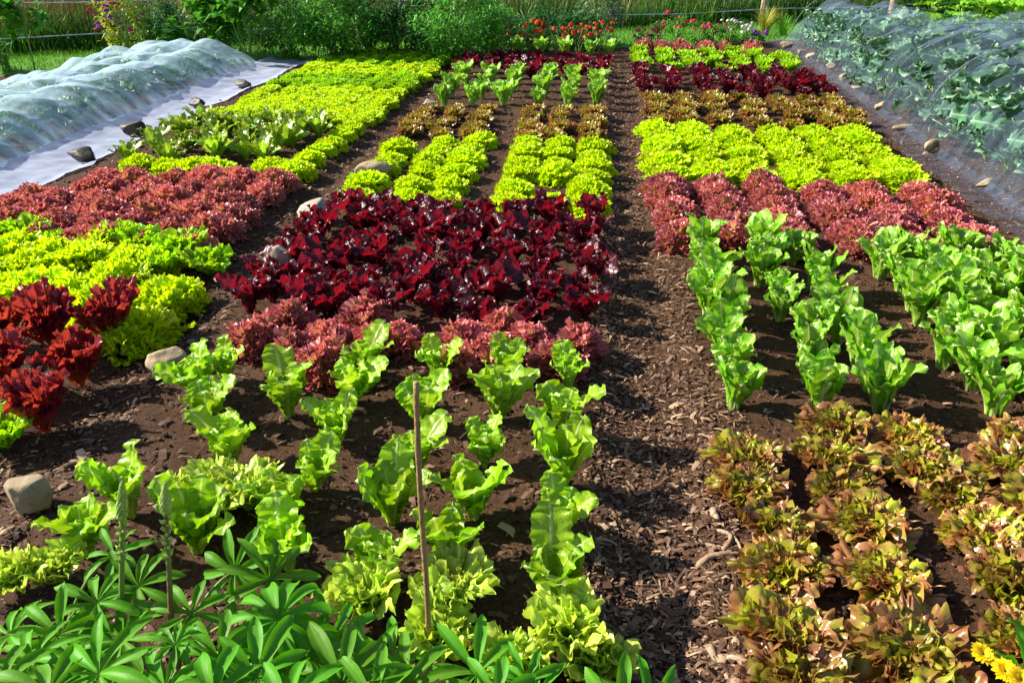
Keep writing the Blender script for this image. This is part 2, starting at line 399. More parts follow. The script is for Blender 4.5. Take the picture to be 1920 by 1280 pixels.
def ground():
    xs = np.concatenate([[-600, -200, -80, -40, -20, -12, -9, -7.5], np.arange(-6.6, 5.6, .035), [6, 7, 9, 12, 20, 40, 80, 200, 600]])
    ys = np.concatenate([[-600, -200, -60, -20, -8, -3, -1, 0], np.arange(.5, 3.2, .022), np.arange(3.2, 7, .035), np.arange(7, 13.2, .06), [14, 15, 17, 20, 25, 35, 60, 120, 300, 900]])
    X, Y = np.meshgrid(xs, ys, indexing='ij')
    Z = gh(X, Y)
    P = np.stack([X, Y, 0 * X], -1)
    fine = (np.abs(X + .5) < 6) & (Y > .4) & (Y < 11)
    Z = Z + fine * (.006 * np.maximum(NZ(P, 14), -.3) + .005 * NZ(P + 3, 26))
    mb = MB(); mb.add(np.stack([X, Y, Z], -1).reshape(-1, 3), gridq(len(xs) - 1, len(ys) - 1)[:, ::-1])
    o = mb.build('ground', M['soil']); o['kind'] = 'structure'
ground()

FL = lambda x: 13.15 + .466 * x          # the fence line
LW = lambda x: 11.35 + .43 * x           # front edge of the lawn
def sheet(name, f0, f1, z, mat, x0, x1, n=120, m=14):
    xs = np.linspace(x0, x1, n + 1); t = np.linspace(0, 1, m + 1)
    X = np.repeat(xs[:, None], m + 1, 1)
    a = f0(xs)[:, None]; b = f1(xs)[:, None]
    Y = a + (b - a) * t[None]
    Y[:, 0] += .06 * np.sin(xs * 9) + .05 * np.sin(xs * 23 + 1)
    Z = gh(X, Y) + z
    Z[:, 0] -= .03
    mb = MB(); mb.add(np.stack([X, Y, Z], -1).reshape(-1, 3), gridq(n, m)[:, ::-1])
    o = mb.build(name, mat); o['kind'] = 'structure'
sheet('lawn', lambda x: np.maximum(LW(x), 6), lambda x: FL(x) + .4, .022, M['lawn'], -11, 10)
sheet('meadow', lambda x: FL(x) + .35, lambda x: FL(x) + 60, .026, M['meadowground'], -60, 60)

def scatter(mb, tv, tq, tt, pos, rz, sc, tilt=None, c=None):
    """many copies of one small template into one mesh (only for uncountable stuff)"""
    n = len(pos); k = len(tv)
    v = tv[None] * (sc[:, None, :] if sc.ndim == 2 else sc[:, None, None])
    if tilt is not None:
        ct, st = np.cos(tilt)[:, None], np.sin(tilt)[:, None]
        v = np.stack([v[..., 0] * ct + v[..., 2] * st, v[..., 1], -v[..., 0] * st + v[..., 2] * ct], -1)
    ca, sa = np.cos(rz)[:, None], np.sin(rz)[:, None]
    v = np.stack([v[..., 0] * ca - v[..., 1] * sa, v[..., 0] * sa + v[..., 1] * ca, v[..., 2]], -1) + pos[:, None]
    off = (np.arange(n) * k)[:, None, None]
    q = (tq[None] + off).reshape(-1, 4) if tq is not None else None
    tr = (tt[None] + off).reshape(-1, 3) if tt is not None else None
    cc = np.repeat(c[:, None], k, 1).reshape(-1, 3) if c is not None and c.ndim == 2 else (c.reshape(-1, 3) if c is not None else None)
    mb.add(v.reshape(-1, 3), q, tr, cc)

def litter():
    r = np.random.default_rng(5)
    def pts(n, near):
        # density falls with distance
        y = .9 + (r.random(n) ** near) * 10.3
        x = r.uniform(-3.6, 2.7, n)
        ok = (x > -2.0 - .5 * y) & (x < .9 + .42 * y)
        return x[ok], y[ok]
    # chips
    x, y = pts(75000, 2.0)
    path = ((x > -.02) & (x < .40)) | ((x > 1.95)) 
    keep = path | (r.random(len(x)) < .42)
    x, y, path = x[keep], y[keep], path[keep]
    ex = r.uniform(.2, .52, 1500); ey = 1.2 + r.random(1500) ** 1.3 * 1.5
    x = np.concatenate([x, ex]); y = np.concatenate([y, ey]); path = np.concatenate([path, np.ones(1500, bool)]); n0 = len(x) - 1500
    px_ = np.concatenate([r.uniform(.0, .42, 14000), r.uniform(1.98, 2.5, 5000), r.uniform(-1.85, -1.5, 5000)]); py_ = 1.2 + r.random(24000) ** 1.6 * 9
    x = np.concatenate([px_, x]); y = np.concatenate([py_, y]); path = np.concatenate([np.ones(24000, bool), path]); n0 += 24000
    n = len(x)
    tv = np.array([[-.5, -.5, 0], [-.5, .5, 0], [0, -.5, .12], [0, .5, .16], [.5, -.4, 0], [.5, .4, -.05]])
    tq = np.array([[0, 2, 3, 1], [2, 4, 5, 3]])
    ln = r.lognormal(math.log(.016), .5, n).clip(.005, .06)
    ln[n0:] = (ln[n0:] * 1.6).clip(.01, .055); wd = r.uniform(.12, .45, n); wd[n0:] *= .5
    sc = np.stack([ln, ln * wd, ln * .5], 1)
    c = np.clip(np.where(path, r.beta(1.5, 1.7, n), r.beta(1.3, 2.2, n)), 0, 1)
    c = np.stack([c, c, c], 1)
    mb = MB(); scatter(mb, tv, tq, None, np.stack([x, y, gh(x, y) + r.uniform(.003, .011, n)], 1), r.uniform(0, 6.28, n), sc, r.normal(0, .35, n), c)
    o = mb.build('wood_chip_mulch', M['chips'], smooth=False); o['kind'] = 'stuff'
    # crumbs
    x, y = pts(30000, 1.9); n = len(x)
    t = (1 + 5 ** .5) / 2
    iv = np.array([[-1, t, 0], [1, t, 0], [-1, -t, 0], [1, -t, 0], [0, -1, t], [0, 1, t], [0, -1, -t], [0, 1, -t], [t, 0, -1], [t, 0, 1], [-t, 0, -1], [-t, 0, 1]]) / 1.9
    iv = iv * r.uniform(.75, 1.25, (12, 1))
    it = np.array([[0, 11, 5], [0, 5, 1], [0, 1, 7], [0, 7, 10], [0, 10, 11], [1, 5, 9], [5, 11, 4], [11, 10, 2], [10, 7, 6], [7, 1, 8], [3, 9, 4], [3, 4, 2], [3, 2, 6], [3, 6, 8], [3, 8, 9], [4, 9, 5], [2, 4, 11], [6, 2, 10], [8, 6, 7], [9, 8, 1]])
    s_ = r.lognormal(math.log(.0055), .5, n).clip(.002, .02)
    sc = np.stack([s_, s_ * r.uniform(.6, 1, n), s_ * r.uniform(.5, .9, n)], 1)
    c = r.random(n); c = np.stack([c, c, c], 1)
    mb = MB(); scatter(mb, iv, None, it, np.stack([x, y, gh(x, y) + .003], 1), r.uniform(0, 6.28, n), sc, None, c)
    o = mb.build('soil_crumbs', M['clods'], smooth=False); o['kind'] = 'stuff'
litter()

def blades(name, mat, n, xf, hmin, hmax, wd, seed, bend=.35, clump=None):
    r = np.random.default_rng(seed)
    x, y = xf(r, n)
    n = len(x)
    h = r.uniform(hmin, hmax, n)
    if clump is not None: h = h * clump(x, y)
    az = r.uniform(0, 6.28, n); b = np.abs(r.normal(0, bend, n)) + .05
    t = np.array([0, .4, .75, 1.0]); wv = np.array([1, .85, .55, .06])
    ca, sa = np.cos(az)[:, None], np.sin(az)[:, None]
    out = (b * h)[:, None] * t[None] ** 2
    zz = h[:, None] * t[None] * (1 - .25 * b[:, None] * t[None])
    cx = x[:, None] + ca * out; cy = y[:, None] + sa * out
    ww = wd * r.uniform(.6, 1.3, n)[:, None] * wv[None]
    L_ = np.stack([cx - sa * ww, cy + ca * ww, zz], -1); R_ = np.stack([cx + sa * ww, cy - ca * ww, zz], -1)
    v = np.stack([L_, R_], 2)                       # n,4,2,3
    z0 = gh(x, y)[:, None, None]; v[..., 2] += z0 + .02
    base = (np.arange(n) * 8)[:, None, None]
    q = np.array([[0, 1, 3, 2], [2, 3, 5, 4], [4, 5, 7, 6]])[None] + base
    c = np.zeros((n, 4, 2, 3)); c[..., 0] = t[None, :, None]; c[..., 2] = r.random(n)[:, None, None]
    mb = MB(); mb.add(v.reshape(-1, 3), q.reshape(-1, 4), None, c.reshape(-1, 3))
    o = mb.build(name, mat); o['kind'] = 'stuff'; return o
def lawn_xy(r, n):
    x = r.uniform(-10, 9, n); y0 = np.maximum(LW(x), 6); y = y0 + r.random(n) * (FL(x) + .3 - y0); return x, y
blades('lawn_grass', M['grass'], 42000, lawn_xy, .03, .075, .004, 1)
def mead_xy(r, n):
    x = r.uniform(-13, 13, n); y = FL(x) + .15 + r.random(n) ** 1.5 * 11; return x, y
hn = lambda x, y: .75 + .35 * NZ(np.stack([x, y, 0 * x], -1), .35)
blades('meadow_grass', M['meadow'], 60000, mead_xy, .25, .8, .008, 2, .45, hn)
blades('bright_tall_grass', M['grass'], 9000, lambda r, n: (lambda x: (x, FL(x) + r.uniform(-.15, 1.6, n)))(r.uniform(-11, 11, n)), .15, .5, .007, 3, .5, lambda x, y: np.clip(.5 + .9 * NZ(np.stack([x, y, 0 * x], -1) + 4, .45), .15, 1.3))
def dock_xy(r, n):
    x = np.concatenate([r.uniform(-10, -3.4, int(n * .7)), r.uniform(-3.4, 9, n - int(n * .7))]); return x, FL(x) + .5 + r.random(n) * 5
blades('dry_meadow_stalks', M['straw'], 6500, dock_xy, .45, 1.15, .007, 4, .18)

# ------------------------------------------------------------------ lettuces
def make_variants(kind, n, fn, mat):
    out = []
    for i in range(n):
        mb = MB(); fn(mb, np.random.default_rng(hash_(kind) + i))
        out.append(mb.mesh(kind, mat))
    return out
def hash_(s): return sum(ord(c) * (i + 7) for i, c in enumerate(s))
GA = 2.39996

def f_romaine(mb, r):
    n = 19
    for i in range(n):
        t = i / (n - 1)                              # outer -> inner
        strap(mb, r, L=(.205 - .05 * t) * r.uniform(.76, 1.12), W=(.040 - .012 * t) * r.uniform(.85, 1.15), az=i * GA + r.normal(0, .25),
              br=.020 * (1 - t) + .002, e0=80 + r.normal(0, 4), e1=(30 + 48 * t) + r.normal(0, 15), curl=2.2, cup=.6 - .1 * t,
              ruf=.008, rf=2.6, rk=2, serr=.012, sf=9, blis=.006, bf=15, rib=.13, nu=22, nv=12, tw=r.normal(0, .5), ribd=.004)
def f_batavia(mb, r):
    n = 11
    for i in range(n):
        t = i / (n - 1)
        strap(mb, r, L=(.228 - .07 * t) * r.uniform(.76, 1.12), W=(.048 - .015 * t) * r.uniform(.82, 1.18), az=i * GA + r.normal(0, .3),
              br=.012 * (1 - t) + .002, e0=78 + r.normal(0, 5), e1=(34 + 42 * t) + r.normal(0, 15), curl=1.9, cup=.45,
              prof=lambda u: prof_obov(u, .72, .20, 1.6), ruf=.0085, rf=4.5, rk=1.8, serr=.045, sf=13, blis=.009, bf=13, rib=.10, nu=36, nv=16, tw=r.normal(0, .45), ribd=.004)
def f_dark(mb, r):
    n = 11
    for i in range(n):
        t = i / (n - 1)
        strap(mb, r, L=(.185 - .05 * t) * r.uniform(.8, 1.15), W=(.042 - .012 * t) * r.uniform(.8, 1.2), az=i * GA + r.normal(0, .35),
              br=.012 * (1 - t) + .002, e0=74 + r.normal(0, 8), e1=(18 + 45 * t) + r.normal(0, 22), curl=1.5, cup=.40,
              prof=lambda u: prof_obov(u, .74, .11, 2.2), ruf=.012, rf=3.0, rk=1.6, serr=.04, sf=6, blis=.009, bf=14, rib=.08, nu=24, nv=14, tw=r.normal(0, .6))
def f_redbat(mb, r):
    n = 11
    for i in range(n):
        t = i / (n - 1)
        fan(mb, r, L=.265 * (1 - .30 * t) * r.uniform(.8, 1.1), al=R(27), az=i * GA + r.normal(0, .35), br=.012 * (1 - t),
            e0=72 + 10 * t + r.normal(0, 7), e1=(44 + 30 * t) + r.normal(0, 12), curl=1.9, cup=.8, waves=((4.5, .75, 2.0), (11, .6, 3.5), (21, .40, 7)), ruf=.0145, lobes=.04,
            crum=.010, cf=11, nu=22, nv=96, base=.45)
def lollo(size, n, ruf, nv, nu=9, w=((6, .75, 3), (13, .85, 6), (24, .55, 10)), top=.5):
    def f(mb, r):
        for i in range(n):
            t = i / (n - 1)
            fan(mb, r, L=size * (1 - top * t) * r.uniform(.88, 1.08), al=R(56), az=i * GA + r.normal(0, .25), br=.012 * (1 - t),
                e0=62 + 24 * t + r.normal(0, 5), e1=-28 + 84 * t + r.normal(0, 10), curl=1.25, cup=.5, waves=w, ruf=ruf * r.uniform(.85, 1.2), lobes=.05,
                nu=nu, nv=nv)
    return f
def align(P, nrm, rot):
    q = Vector((0, 0, 1)).rotation_difference(Vector(nrm).normalized())
    return Matrix.Translation(Vector(P)) @ q.to_matrix().to_4x4() @ Matrix.Rotation(rot, 4, 'Z')
def curly(rad, hgt, n, fl, ruf, nv=46, nu=7):
    """tightly curled head: frilled leaf tips packed all over an uneven dome, over spreading outer leaves"""
    def f(mb, r):
        ns = Sines(int(r.integers(1e6)))
        for i in range(n):
            q = (i + .5) / n
            z = 1 - .97 * q; rr = math.sqrt(max(0, 1 - z * z)); a = i * GA + r.normal(0, .1)
            d = np.array([rr * math.cos(a), rr * math.sin(a), z])
            k = 1 + .16 * float(ns(d[None], .55)[0]) + r.normal(0, .05)
            tip = d * np.array([rad, rad, hgt]) * k
            nrm = d * np.array([1, 1, 1.0]) + np.array([0, 0, .35]) + r.normal(0, .22, 3)
            nrm /= np.linalg.norm(nrm)
            b = tip - nrm * fl
            cr = .5 + .35 * float(ns(d[None] + 4, .5)[0]) + r.normal(0, .12)
            fan(mb, r, L=fl * r.uniform(.85, 1.15), al=R(58), az=0, br=0, e0=88, e1=80 + r.normal(0, 12), curl=1.0, cup=.4,
                waves=((3, .9, 1.3), (7, .8, 2.2), (15, .5, 5)), ruf=ruf, lobes=.08, nu=nu, nv=nv, cr=min(max(cr, 0), 1), M=align(b, nrm, r.uniform(0, 6.28)), floor=.0, edge0=.1)
        for i in range(12):
            fan(mb, r, L=rad * r.uniform(.85, 1.05), al=R(48), az=i * GA, br=.01, e0=50, e1=5, curl=1.2, cup=.5, waves=((4, .8, 2), (9, .7, 4), (17, .4, 7)), ruf=.009, nu=7, nv=50)
    return f
def f_bronze(mb, r):
    n = 38
    for i in range(n):
        t = i / (n - 1)
        fan(mb, r, L=.118 * (1 - .48 * t) * r.uniform(.72, 1.08), al=R(50), az=i * GA + r.normal(0, .3), br=.016 * (1 - t),
            e0=54 + 32 * t + r.normal(0, 9), e1=-12 + 82 * t + r.normal(0, 18), curl=1.2, cup=.75, waves=((3.2, .8, 1.4), (7.5, .7, 2.6), (16, .4, 5)), ruf=.0115 * r.uniform(.8, 1.25),
            lobes=.035, lf=2.3, crum=.013, cf=14, nu=14, nv=74)

def f_pale(mb, r):
    n = 15
    for i in range(n):
        t = i / (n - 1)
        fan(mb, r, L=.15 * (1 - .38 * t) * r.uniform(.82, 1.12), al=R(42), az=i * GA + r.normal(0, .3), br=.01 * (1 - t),
            e0=66 + 20 * t + r.normal(0, 7), e1=14 + 56 * t + r.normal(0, 15), curl=1.5, cup=.6, waves=((4, 1.0, 1.6), (9, .6, 3), (19, .28, 6)), ruf=.012,
            lobes=.05, lf=2.6, crum=.010, cf=12, nu=15, nv=90)
def f_sword(mb, r):
    n = 12
    for i in range(n):
        t = i / (n - 1)
        strap(mb, r, L=(.20 - .05 * t) * r.uniform(.8, 1.15), W=(.034 - .008 * t) * r.uniform(.85, 1.15), az=i * GA + r.normal(0, .3),
              br=.012 * (1 - t), e0=70 + r.normal(0, 8), e1=(15 + 50 * t) + r.normal(0, 20), curl=1.4, cup=.5,
              prof=lambda u: prof_obov(u, .62, .2, 1.3, .7), ruf=.008, rf=3.5, rk=2, blis=.004, bf=15, rib=.1, nu=14, nv=8, tw=r.normal(0, .5))

V = {}
V['romaine_lettuce'] = make_variants('romaine_lettuce', 5, f_romaine, M['romaine'])
V['batavia_lettuce'] = make_variants('batavia_lettuce', 6, f_batavia, M['batavia'])
V['dark_red_lettuce'] = make_variants('dark_red_lettuce', 6, f_dark, M['dark'])
V['red_batavia_lettuce'] = make_variants('red_batavia_lettuce', 4, f_redbat, M['redbat'])
V['frilly_lime_lettuce'] = make_variants('frilly_lime_lettuce', 5, curly(.150, .112, 100, .055, .0075), M['lime'])
V['frilly_red_lettuce'] = make_variants('frilly_red_lettuce', 5, curly(.140, .150, 84, .062, .0085), M['rosso'])
V['frilly_green_lettuce'] = make_variants('frilly_green_lettuce', 4, curly(.132, .115, 80, .055, .008), M['green'])
V['frilly_red_loose'] = make_variants('frilly_red_lettuce', 5, curly(.125, .175, 66, .085, .0105), M['rosso'])
V['bronze_lettuce'] = make_variants('bronze_lettuce', 6, f_bronze, M['bronze'])
V['pale_frilly_lettuce'] = make_variants('pale_frilly_lettuce', 5, f_pale, M['palelime'])
V['bronze_green_lettuce'] = make_variants('bronze_green_lettuce', 5, f_sword, M['sword'])
V['leafy_green_lettuce'] = make_variants('leafy_green_lettuce', 4, f_pale, M['green'])

CNT = {}
def plant(kind, x, y, sc, label, group, cat='lettuce', tilt=.06, zsc=1.0):
    k = CNT.get(kind, 0); CNT[kind] = k + 1
    vs = V[kind]
    o = bpy.data.objects.new(kind.replace('loose', 'lettuce'), vs[k % len(vs)] if k < len(vs) else random.choice(vs)); COL.objects.link(o)
    o.location = (x, y, ghs(x, y) - .002)
    o.rotation_euler = (random.gauss(0, tilt), random.gauss(0, tilt), random.uniform(0, 6.28))
    s = sc * random.uniform(.86, 1.12)
    o.scale = (s, s, s * zsc * random.uniform(.93, 1.08))
    return tag(o, label, cat, group)

ORD = ['first', 'second', 'third', 'fourth', 'fifth', 'sixth', 'seventh', 'eighth', 'ninth', 'tenth', 'eleventh', 'twelfth', 'thirteenth', 'fourteenth', 'fifteenth', 'sixteenth', 'seventeenth', 'eighteenth', 'nineteenth', 'twentieth']
def band(kind, desc, xs, ys, sc, group, jx=.02, jy=.02, skip=(), skew=0.0, zsc=1.0):
    nx = len(xs)
    for j, y in enumerate(ys):
        for i, x in enumerate(xs):
            if (i, j) in skip: continue
            xx = x + random.gauss(0, jx); yy = y + random.gauss(0, jy) + skew * (x - xs[0])
            plant(kind, xx, yy, sc, f"{desc}, {ORD[j]} row from front, {ORD[nx - 1 - i]} from right", group, zsc=zsc)
def lin(a, b, n): return [a + (b - a) * i / (n - 1) for i in range(n)]

# --- middle bed
g = 'green batavia lettuces in front of the middle bed'
bat_cols = [
    [(170, 1062), (250, 985), (375, 1050)],
    [(545, 1085), (535, 1000)],
    [(440, 890), (392, 815), (385, 760), (430, 735)],
    [(592, 937), (640, 845), (545, 800), (665, 770), (690, 725)],
    [(710, 1110), (740, 1005), (782, 905), (790, 815), (825, 735)],
    [(850, 1075), (890, 985), (908, 890), (935, 805), (950, 735)],
    [(1030, 1145), (1040, 1030), (1055, 930), (1060, 830), (1065, 745)]]
names_ = ['leftmost group by the lupins', 'pair right of the frilly pale clump', 'column left of the boulder gap', 'fourth column from right',
          'column behind the bamboo cane', 'second column from right', 'column next to bare path']
names_[2] = 'leftmost full column'
names_[3] = 'second full column from left'
for cn, colpts in zip(names_, bat_cols):
    for i, (px, py) in enumerate(colpts):
        x, y = G(px, py)
        plant('batavia_lettuce', x, y, .97, zsc=.92, label= f"green serrated lettuce, {ORD[i]} from front in the {cn}", group=g)
g = 'pale frilly lettuces at the front'
for px, py, s, lb in [(700, 1165, .85, 'beside lupin leaves left of the cane'), (845, 1165, .92, 'right beside the bamboo cane'), (825, 1245, .85, 'at the foot of the bamboo cane'),
                      (1062, 1232, .92, 'nearest the bare path'), (1110, 1275, .85, 'at bottom edge by the bare path'), (960, 1290, .8, 'half hidden by the small lupin'),
                      (45, 1130, .85, 'at far left beside the lupins'), (120, 1115, .7, 'between lupin leaves at lower left')]:
    x, y = G(px, py); plant('pale_frilly_lettuce', x, y, s, f"pale yellow-green frilly lettuce {lb}", g)
g = 'light green frilly clump between the serrated lettuces'
for px, py, s, lb in [(340, 975, .9, 'left in the clump behind the lupin spikes'), (405, 985, .95, 'middle of the clump behind the lupin spikes'),
                      (470, 975, .9, 'right in the clump behind the lupin spikes'), (420, 945, .85, 'rearmost of the clump behind the lupin spikes')]:
    x, y = G(px, py); plant('pale_frilly_lettuce', x, y, s, f"light green frilly lettuce {lb}", g)

g = 'frilly red lettuces behind the green serrated ones'
rs = [(490, 668), (560, 690), (625, 672), (700, 672), (760, 668), (880, 668), (945, 640), (985, 672), (1085, 672), (1040, 712), (860, 712), (620, 715), (545, 640), (690, 628), (925, 690)]
for i, (px, py) in enumerate(rs):
    x, y = G(px, py)
    plant('frilly_red_loose', x, y - .03, .84, f"pinkish red frilly lettuce before the dark red block, {ORD[sorted(p[0] for p in rs).index(px)]} counting from left", g, zsc=.88)

XC = lin(-1.41, -.03, 8)
band('dark_red_lettuce', 'glossy dark red lettuce in the middle bed', XC, lin(2.95, 4.22, 9), .95, 'dark red lettuces in the middle bed', .035, .035, skip={(7, 0)})
XL = [-1.40, -1.13, -.88, -.50, -.28, -.05]
band('frilly_lime_lettuce', 'lime green frilly lettuce in middle bed', XL, lin(4.48, 5.85, 6), .86, 'lime lettuces in the middle bed', .012, .02, skip={(4, 1), (0, 5)})
band('bronze_lettuce', 'bronze lettuce behind lime ones in middle bed', [-1.45, -1.22, -.97, -.55, -.33, -.08], lin(6.10, 7.0, 5), 1.0, 'bronze lettuces in the middle bed', .02, .02)
band('romaine_lettuce', 'upright romaine between bronze and dark red rows', [-1.40, -1.13, -.87, -.56, -.31, -.05], lin(7.35, 8.45, 4), 1.05, 'romaine lettuces in the middle bed', .012, .03)
band('dark_red_lettuce', 'dark red lettuce in narrow far middle-bed block', lin(-1.47, -.03, 7), lin(8.8, 9.75, 4), 1.0, 'far dark red lettuces in the middle bed', .03, .03)
band('romaine_lettuce', 'small pale romaine in front of orange marigolds', [-1.35, -1.05, -.77, -.48, -.2, .06], [10.3], 1.3, 'far romaine lettuces in the middle bed', .012, .03)

# --- right bed
band('bronze_lettuce', 'crumpled bronze lettuce at front of right bed', [.49, .755, 1.02, 1.28], [1.26, 1.44, 1.61, 1.78, 1.95, 2.11, 2.27], 1.19, 'bronze lettuces at the front of the right bed', .025, .025, zsc=.80, skip={(0, 6), (3, 0), (2, 0)})
band('romaine_lettuce', 'bright green romaine in right bed', [.505, .78, .965, 1.32, 1.49, 1.67, 1.85], lin(2.45, 3.78, 9), 1.02, 'romaine lettuces in the right bed', .02, .015, skip={(6, j) for j in range(0, 2)} | {(2, 7)}, skew=.02)
XR = [.43, .70, .97, 1.30, 1.58, 1.87]
band('frilly_red_lettuce', 'frilly dusky red lettuce in right bed', XR, lin(3.93, 4.86, 6), .94, 'frilly red lettuces in the right bed', .025, .03, zsc=.86)
band('frilly_lime_lettuce', 'lime frilly lettuce in right bed', XR, lin(5.15, 6.4, 6), 1.0, 'lime lettuces in the right bed', .015, .02, zsc=.88)
band('bronze_lettuce', 'small bronze lettuce far back in right bed', [.45, .70, .97, 1.26, 1.53, 1.80, 2.0], lin(6.75, 7.72, 5), 1.08, 'far bronze lettuces in the right bed', .025, .03)
band('dark_red_lettuce', 'dark red lettuce in right bed', lin(.40, 2.02, 7), lin(7.92, 8.95, 5), 1.0, 'dark red lettuces in the right bed', .03, .03)
band('leafy_green_lettuce', 'leafy light green lettuce behind right dark red block', lin(.40, 2.02, 7), lin(9.3, 10.4, 5), 1.05, 'light green lettuces far in the right bed', .03, .03)
band('frilly_red_lettuce', 'far frilly red lettuce by the pink flowers', lin(.45, 1.75, 6), [10.75, 11.05], .95, 'far frilly red lettuces in the right bed', .03, .03)

# --- left bed
x, y = G(15, 850); plant('leafy_green_lettuce', x, y, .95, 'fresh green frilly lettuce at the left picture edge before red ones', 'green lettuce at the left edge')
x, y = G(-25, 830); plant('leafy_green_lettuce', x, y, .95, 'fresh green frilly lettuce cut by the left edge', 'green lettuce at the left edge')
g = 'red batavia lettuces in the left bed'
for px, py, s, lb in [(18, 745, 1.0, 'cut by the left picture edge'), (105, 668, .95, 'tallest, in front of the lime mounds'), (88, 812, 1.0, 'nearest the camera'),
                      (155, 728, .9, 'in the middle of its group'), (212, 655, .85, 'rightmost, beside the lime mound'), (20, 665, .85, 'rearmost at the left edge')]:
    x, y = G(px, py); plant('red_batavia_lettuce', x, y, s, f"tall red translucent lettuce {lb}", g)
g = 'lime mounds at the front of the left bed'
for i, (px, py, s) in enumerate([(262, 635, 1.12), (318, 575, 1.08), (190, 590, 1.05), (225, 545, 1.05), (130, 570, 1.05), (70, 560, 1.0), (20, 560, 1.0), (250, 512, 1.0), (160, 505, 1.0), (60, 515, 1.0),
                                 (10, 500, 1.0), (195, 478, .95), (40, 480, .95), (110, 488, .95), (300, 510, .9), (-20, 530, 1.)]):
    x, y = G(px, py + 12); plant('frilly_lime_lettuce', x, y, s, f"lime frilly mound by red batavia lettuces, {ORD[i]} from nearest to farthest", g)
g = 'leafy green row before the left red block'
for i, (px, py, s) in enumerate([(395, 520, 1.1), (345, 505, 1.1), (275, 490, 1.05), (235, 482, 1.05), (105, 480, 1.0), (60, 468, 1.0), (15, 470, 1.0), (325, 530, .95)]):
    x, y = G(px, py); plant('leafy_green_lettuce', x, y, s, f"leafy green lettuce before the left red block, {ORD[i]} counting from the path", g)
XLB = [-3.02, -2.81, -2.60, -2.39, -2.18, -1.96]
band('frilly_red_lettuce', 'frilly dusky red lettuce in left bed', XLB, lin(3.60, 4.66, 6), .98, 'frilly red lettuces in the left bed', .03, .03, zsc=.86)
band('frilly_red_lettuce', 'dusky red lettuce in column against the fleece skirt', [-3.22], lin(3.62, 4.3, 4), .95, 'frilly red lettuces in the left bed', .03, .03, zsc=.86)
band('frilly_lime_lettuce', 'lime frilly lettuce behind left red block', XLB, [4.98], .9, 'lime row behind the left red block', .03, .05)
band('bronze_green_lettuce', 'pointed bronze-green lettuce in left bed', lin(-3.17, -2.1, 7), lin(5.25, 6.25, 5), 1.05, 'bronze green lettuces in the left bed', .04, .04, skip={(6, 0), (6, 1)})
band('frilly_lime_lettuce', 'low lime lettuce beside narrow path in left bed', [-1.95], lin(5.25, 6.2, 5), .8, 'lime lettuces beside the narrow path', .03, .03)
band('frilly_lime_lettuce', 'low bright lime lettuce far in left bed', lin(-3.12, -1.93, 8), lin(6.5, 7.75, 8), .82, 'bright lime lettuces in the left bed', .02, .02, zsc=.75)
band('frilly_green_lettuce', 'low mid-green lettuce far in left bed', lin(-3.15, -1.9, 8), lin(7.95, 8.5, 4), .85, 'mid green lettuces in the left bed', .02, .02, zsc=.8)
band('frilly_lime_lettuce', 'low lime lettuce of last left-bed stripe', lin(-3.15, -1.88, 8), lin(8.68, 9.1, 3), .82, 'last lime stripe in the left bed', .02, .02, zsc=.8)
band('frilly_green_lettuce', 'farthest green lettuce of left bed', lin(-3.15, -1.88, 8), lin(9.28, 10.2, 5), .85, 'farthest green stripe in the left bed', .02, .02, zsc=.85)
x, y = G(275, 360); plant('leafy_green_lettuce', x, y, .7, 'single green lettuce among frilly red ones in left bed', None)

# ------------------------------------------------------------------ stones and sticks
def rock(name, px, py, sx, sy, sz, mat, label, cat='stone', group=None, seed=0, z0=None, rz=0):
    import bmesh
    r = np.random.default_rng(seed)
    bm = bmesh.new(); bmesh.ops.create_icosphere(bm, subdivisions=4, radius=1)
    P = np.array([v.co[:] for v in bm.verts])
    for k in range(11):                               # chopped faces
        d = r.normal(size=3); d /= np.linalg.norm(d); h = r.uniform(.55, .85)
        ov = np.maximum(P @ d - h, 0); P = P - ov[:, None] * d * .93
    ns = Sines(seed + 50); P = P * (1 + .10 * ns(P, .5) + .04 * ns(P, 1.6) + .02 * ns(P, 4))[:, None]
    P = P * np.array([sx, sy, sz])
    for v, p in zip(bm.verts, P): v.co = p
    me = bpy.data.meshes.new(name); bm.to_mesh(me); bm.free()
    for p in me.polygons: p.use_smooth = True
    me.materials.append(mat)
    o = bpy.data.objects.new(name, me); COL.objects.link(o)
    x, y = G(px, py); z = ghs(x, y) if z0 is None else z0
    zmin = P[:, 2].min()
    o.location = (x, y, z - zmin * .72); o.rotation_euler = (0, 0, rz)
    return tag(o, label, cat, group)
S1, S2 = M['stone'], M['stonegrey']
g = 'stones along the left path'
rock('stone', 66, 968, .070, .06, .070, S1, 'angular tan boulder on bare soil at the left front', group=g, seed=1, rz=.3)
rock('stone', 328, 712, .085, .055, .06, S1, 'pale rounded boulder left of the first serrated lettuces', group=g, seed=2, rz=.2)
rock('stone', 533, 524, .085, .07, .09, S2, 'upright grey boulder at the dark red block corner', group=g, seed=3, rz=.9)
rock('stone', 590, 428, .115, .08, .08, S2, 'grey boulder left of the rear of the dark red block', group=g, seed=4, rz=.1)
rock('stone', 703, 345, .125, .075, .07, S1, 'long tan stone left of the lime lettuces', group=g, seed=5, rz=.3)
rock('stone', 805, 217, .07, .06, .07, S2, 'round grey stone left of the middle-bed bronze lettuces', group=g, seed=6)
rock('stone', 838, 192, .05, .05, .06, S1, 'small tan stone left of the front romaine row', group=g, seed=7)
rock('stone', 868, 160, .09, .06, .05, S2, 'flat pale stone left of the rear romaine row', group=g, seed=8)
rock('stone', 868, 135, .13, .06, .03, S2, 'flat grey slab near the far left corner of middle bed', group=g, seed=9)
g = 'stones holding down the dark net'
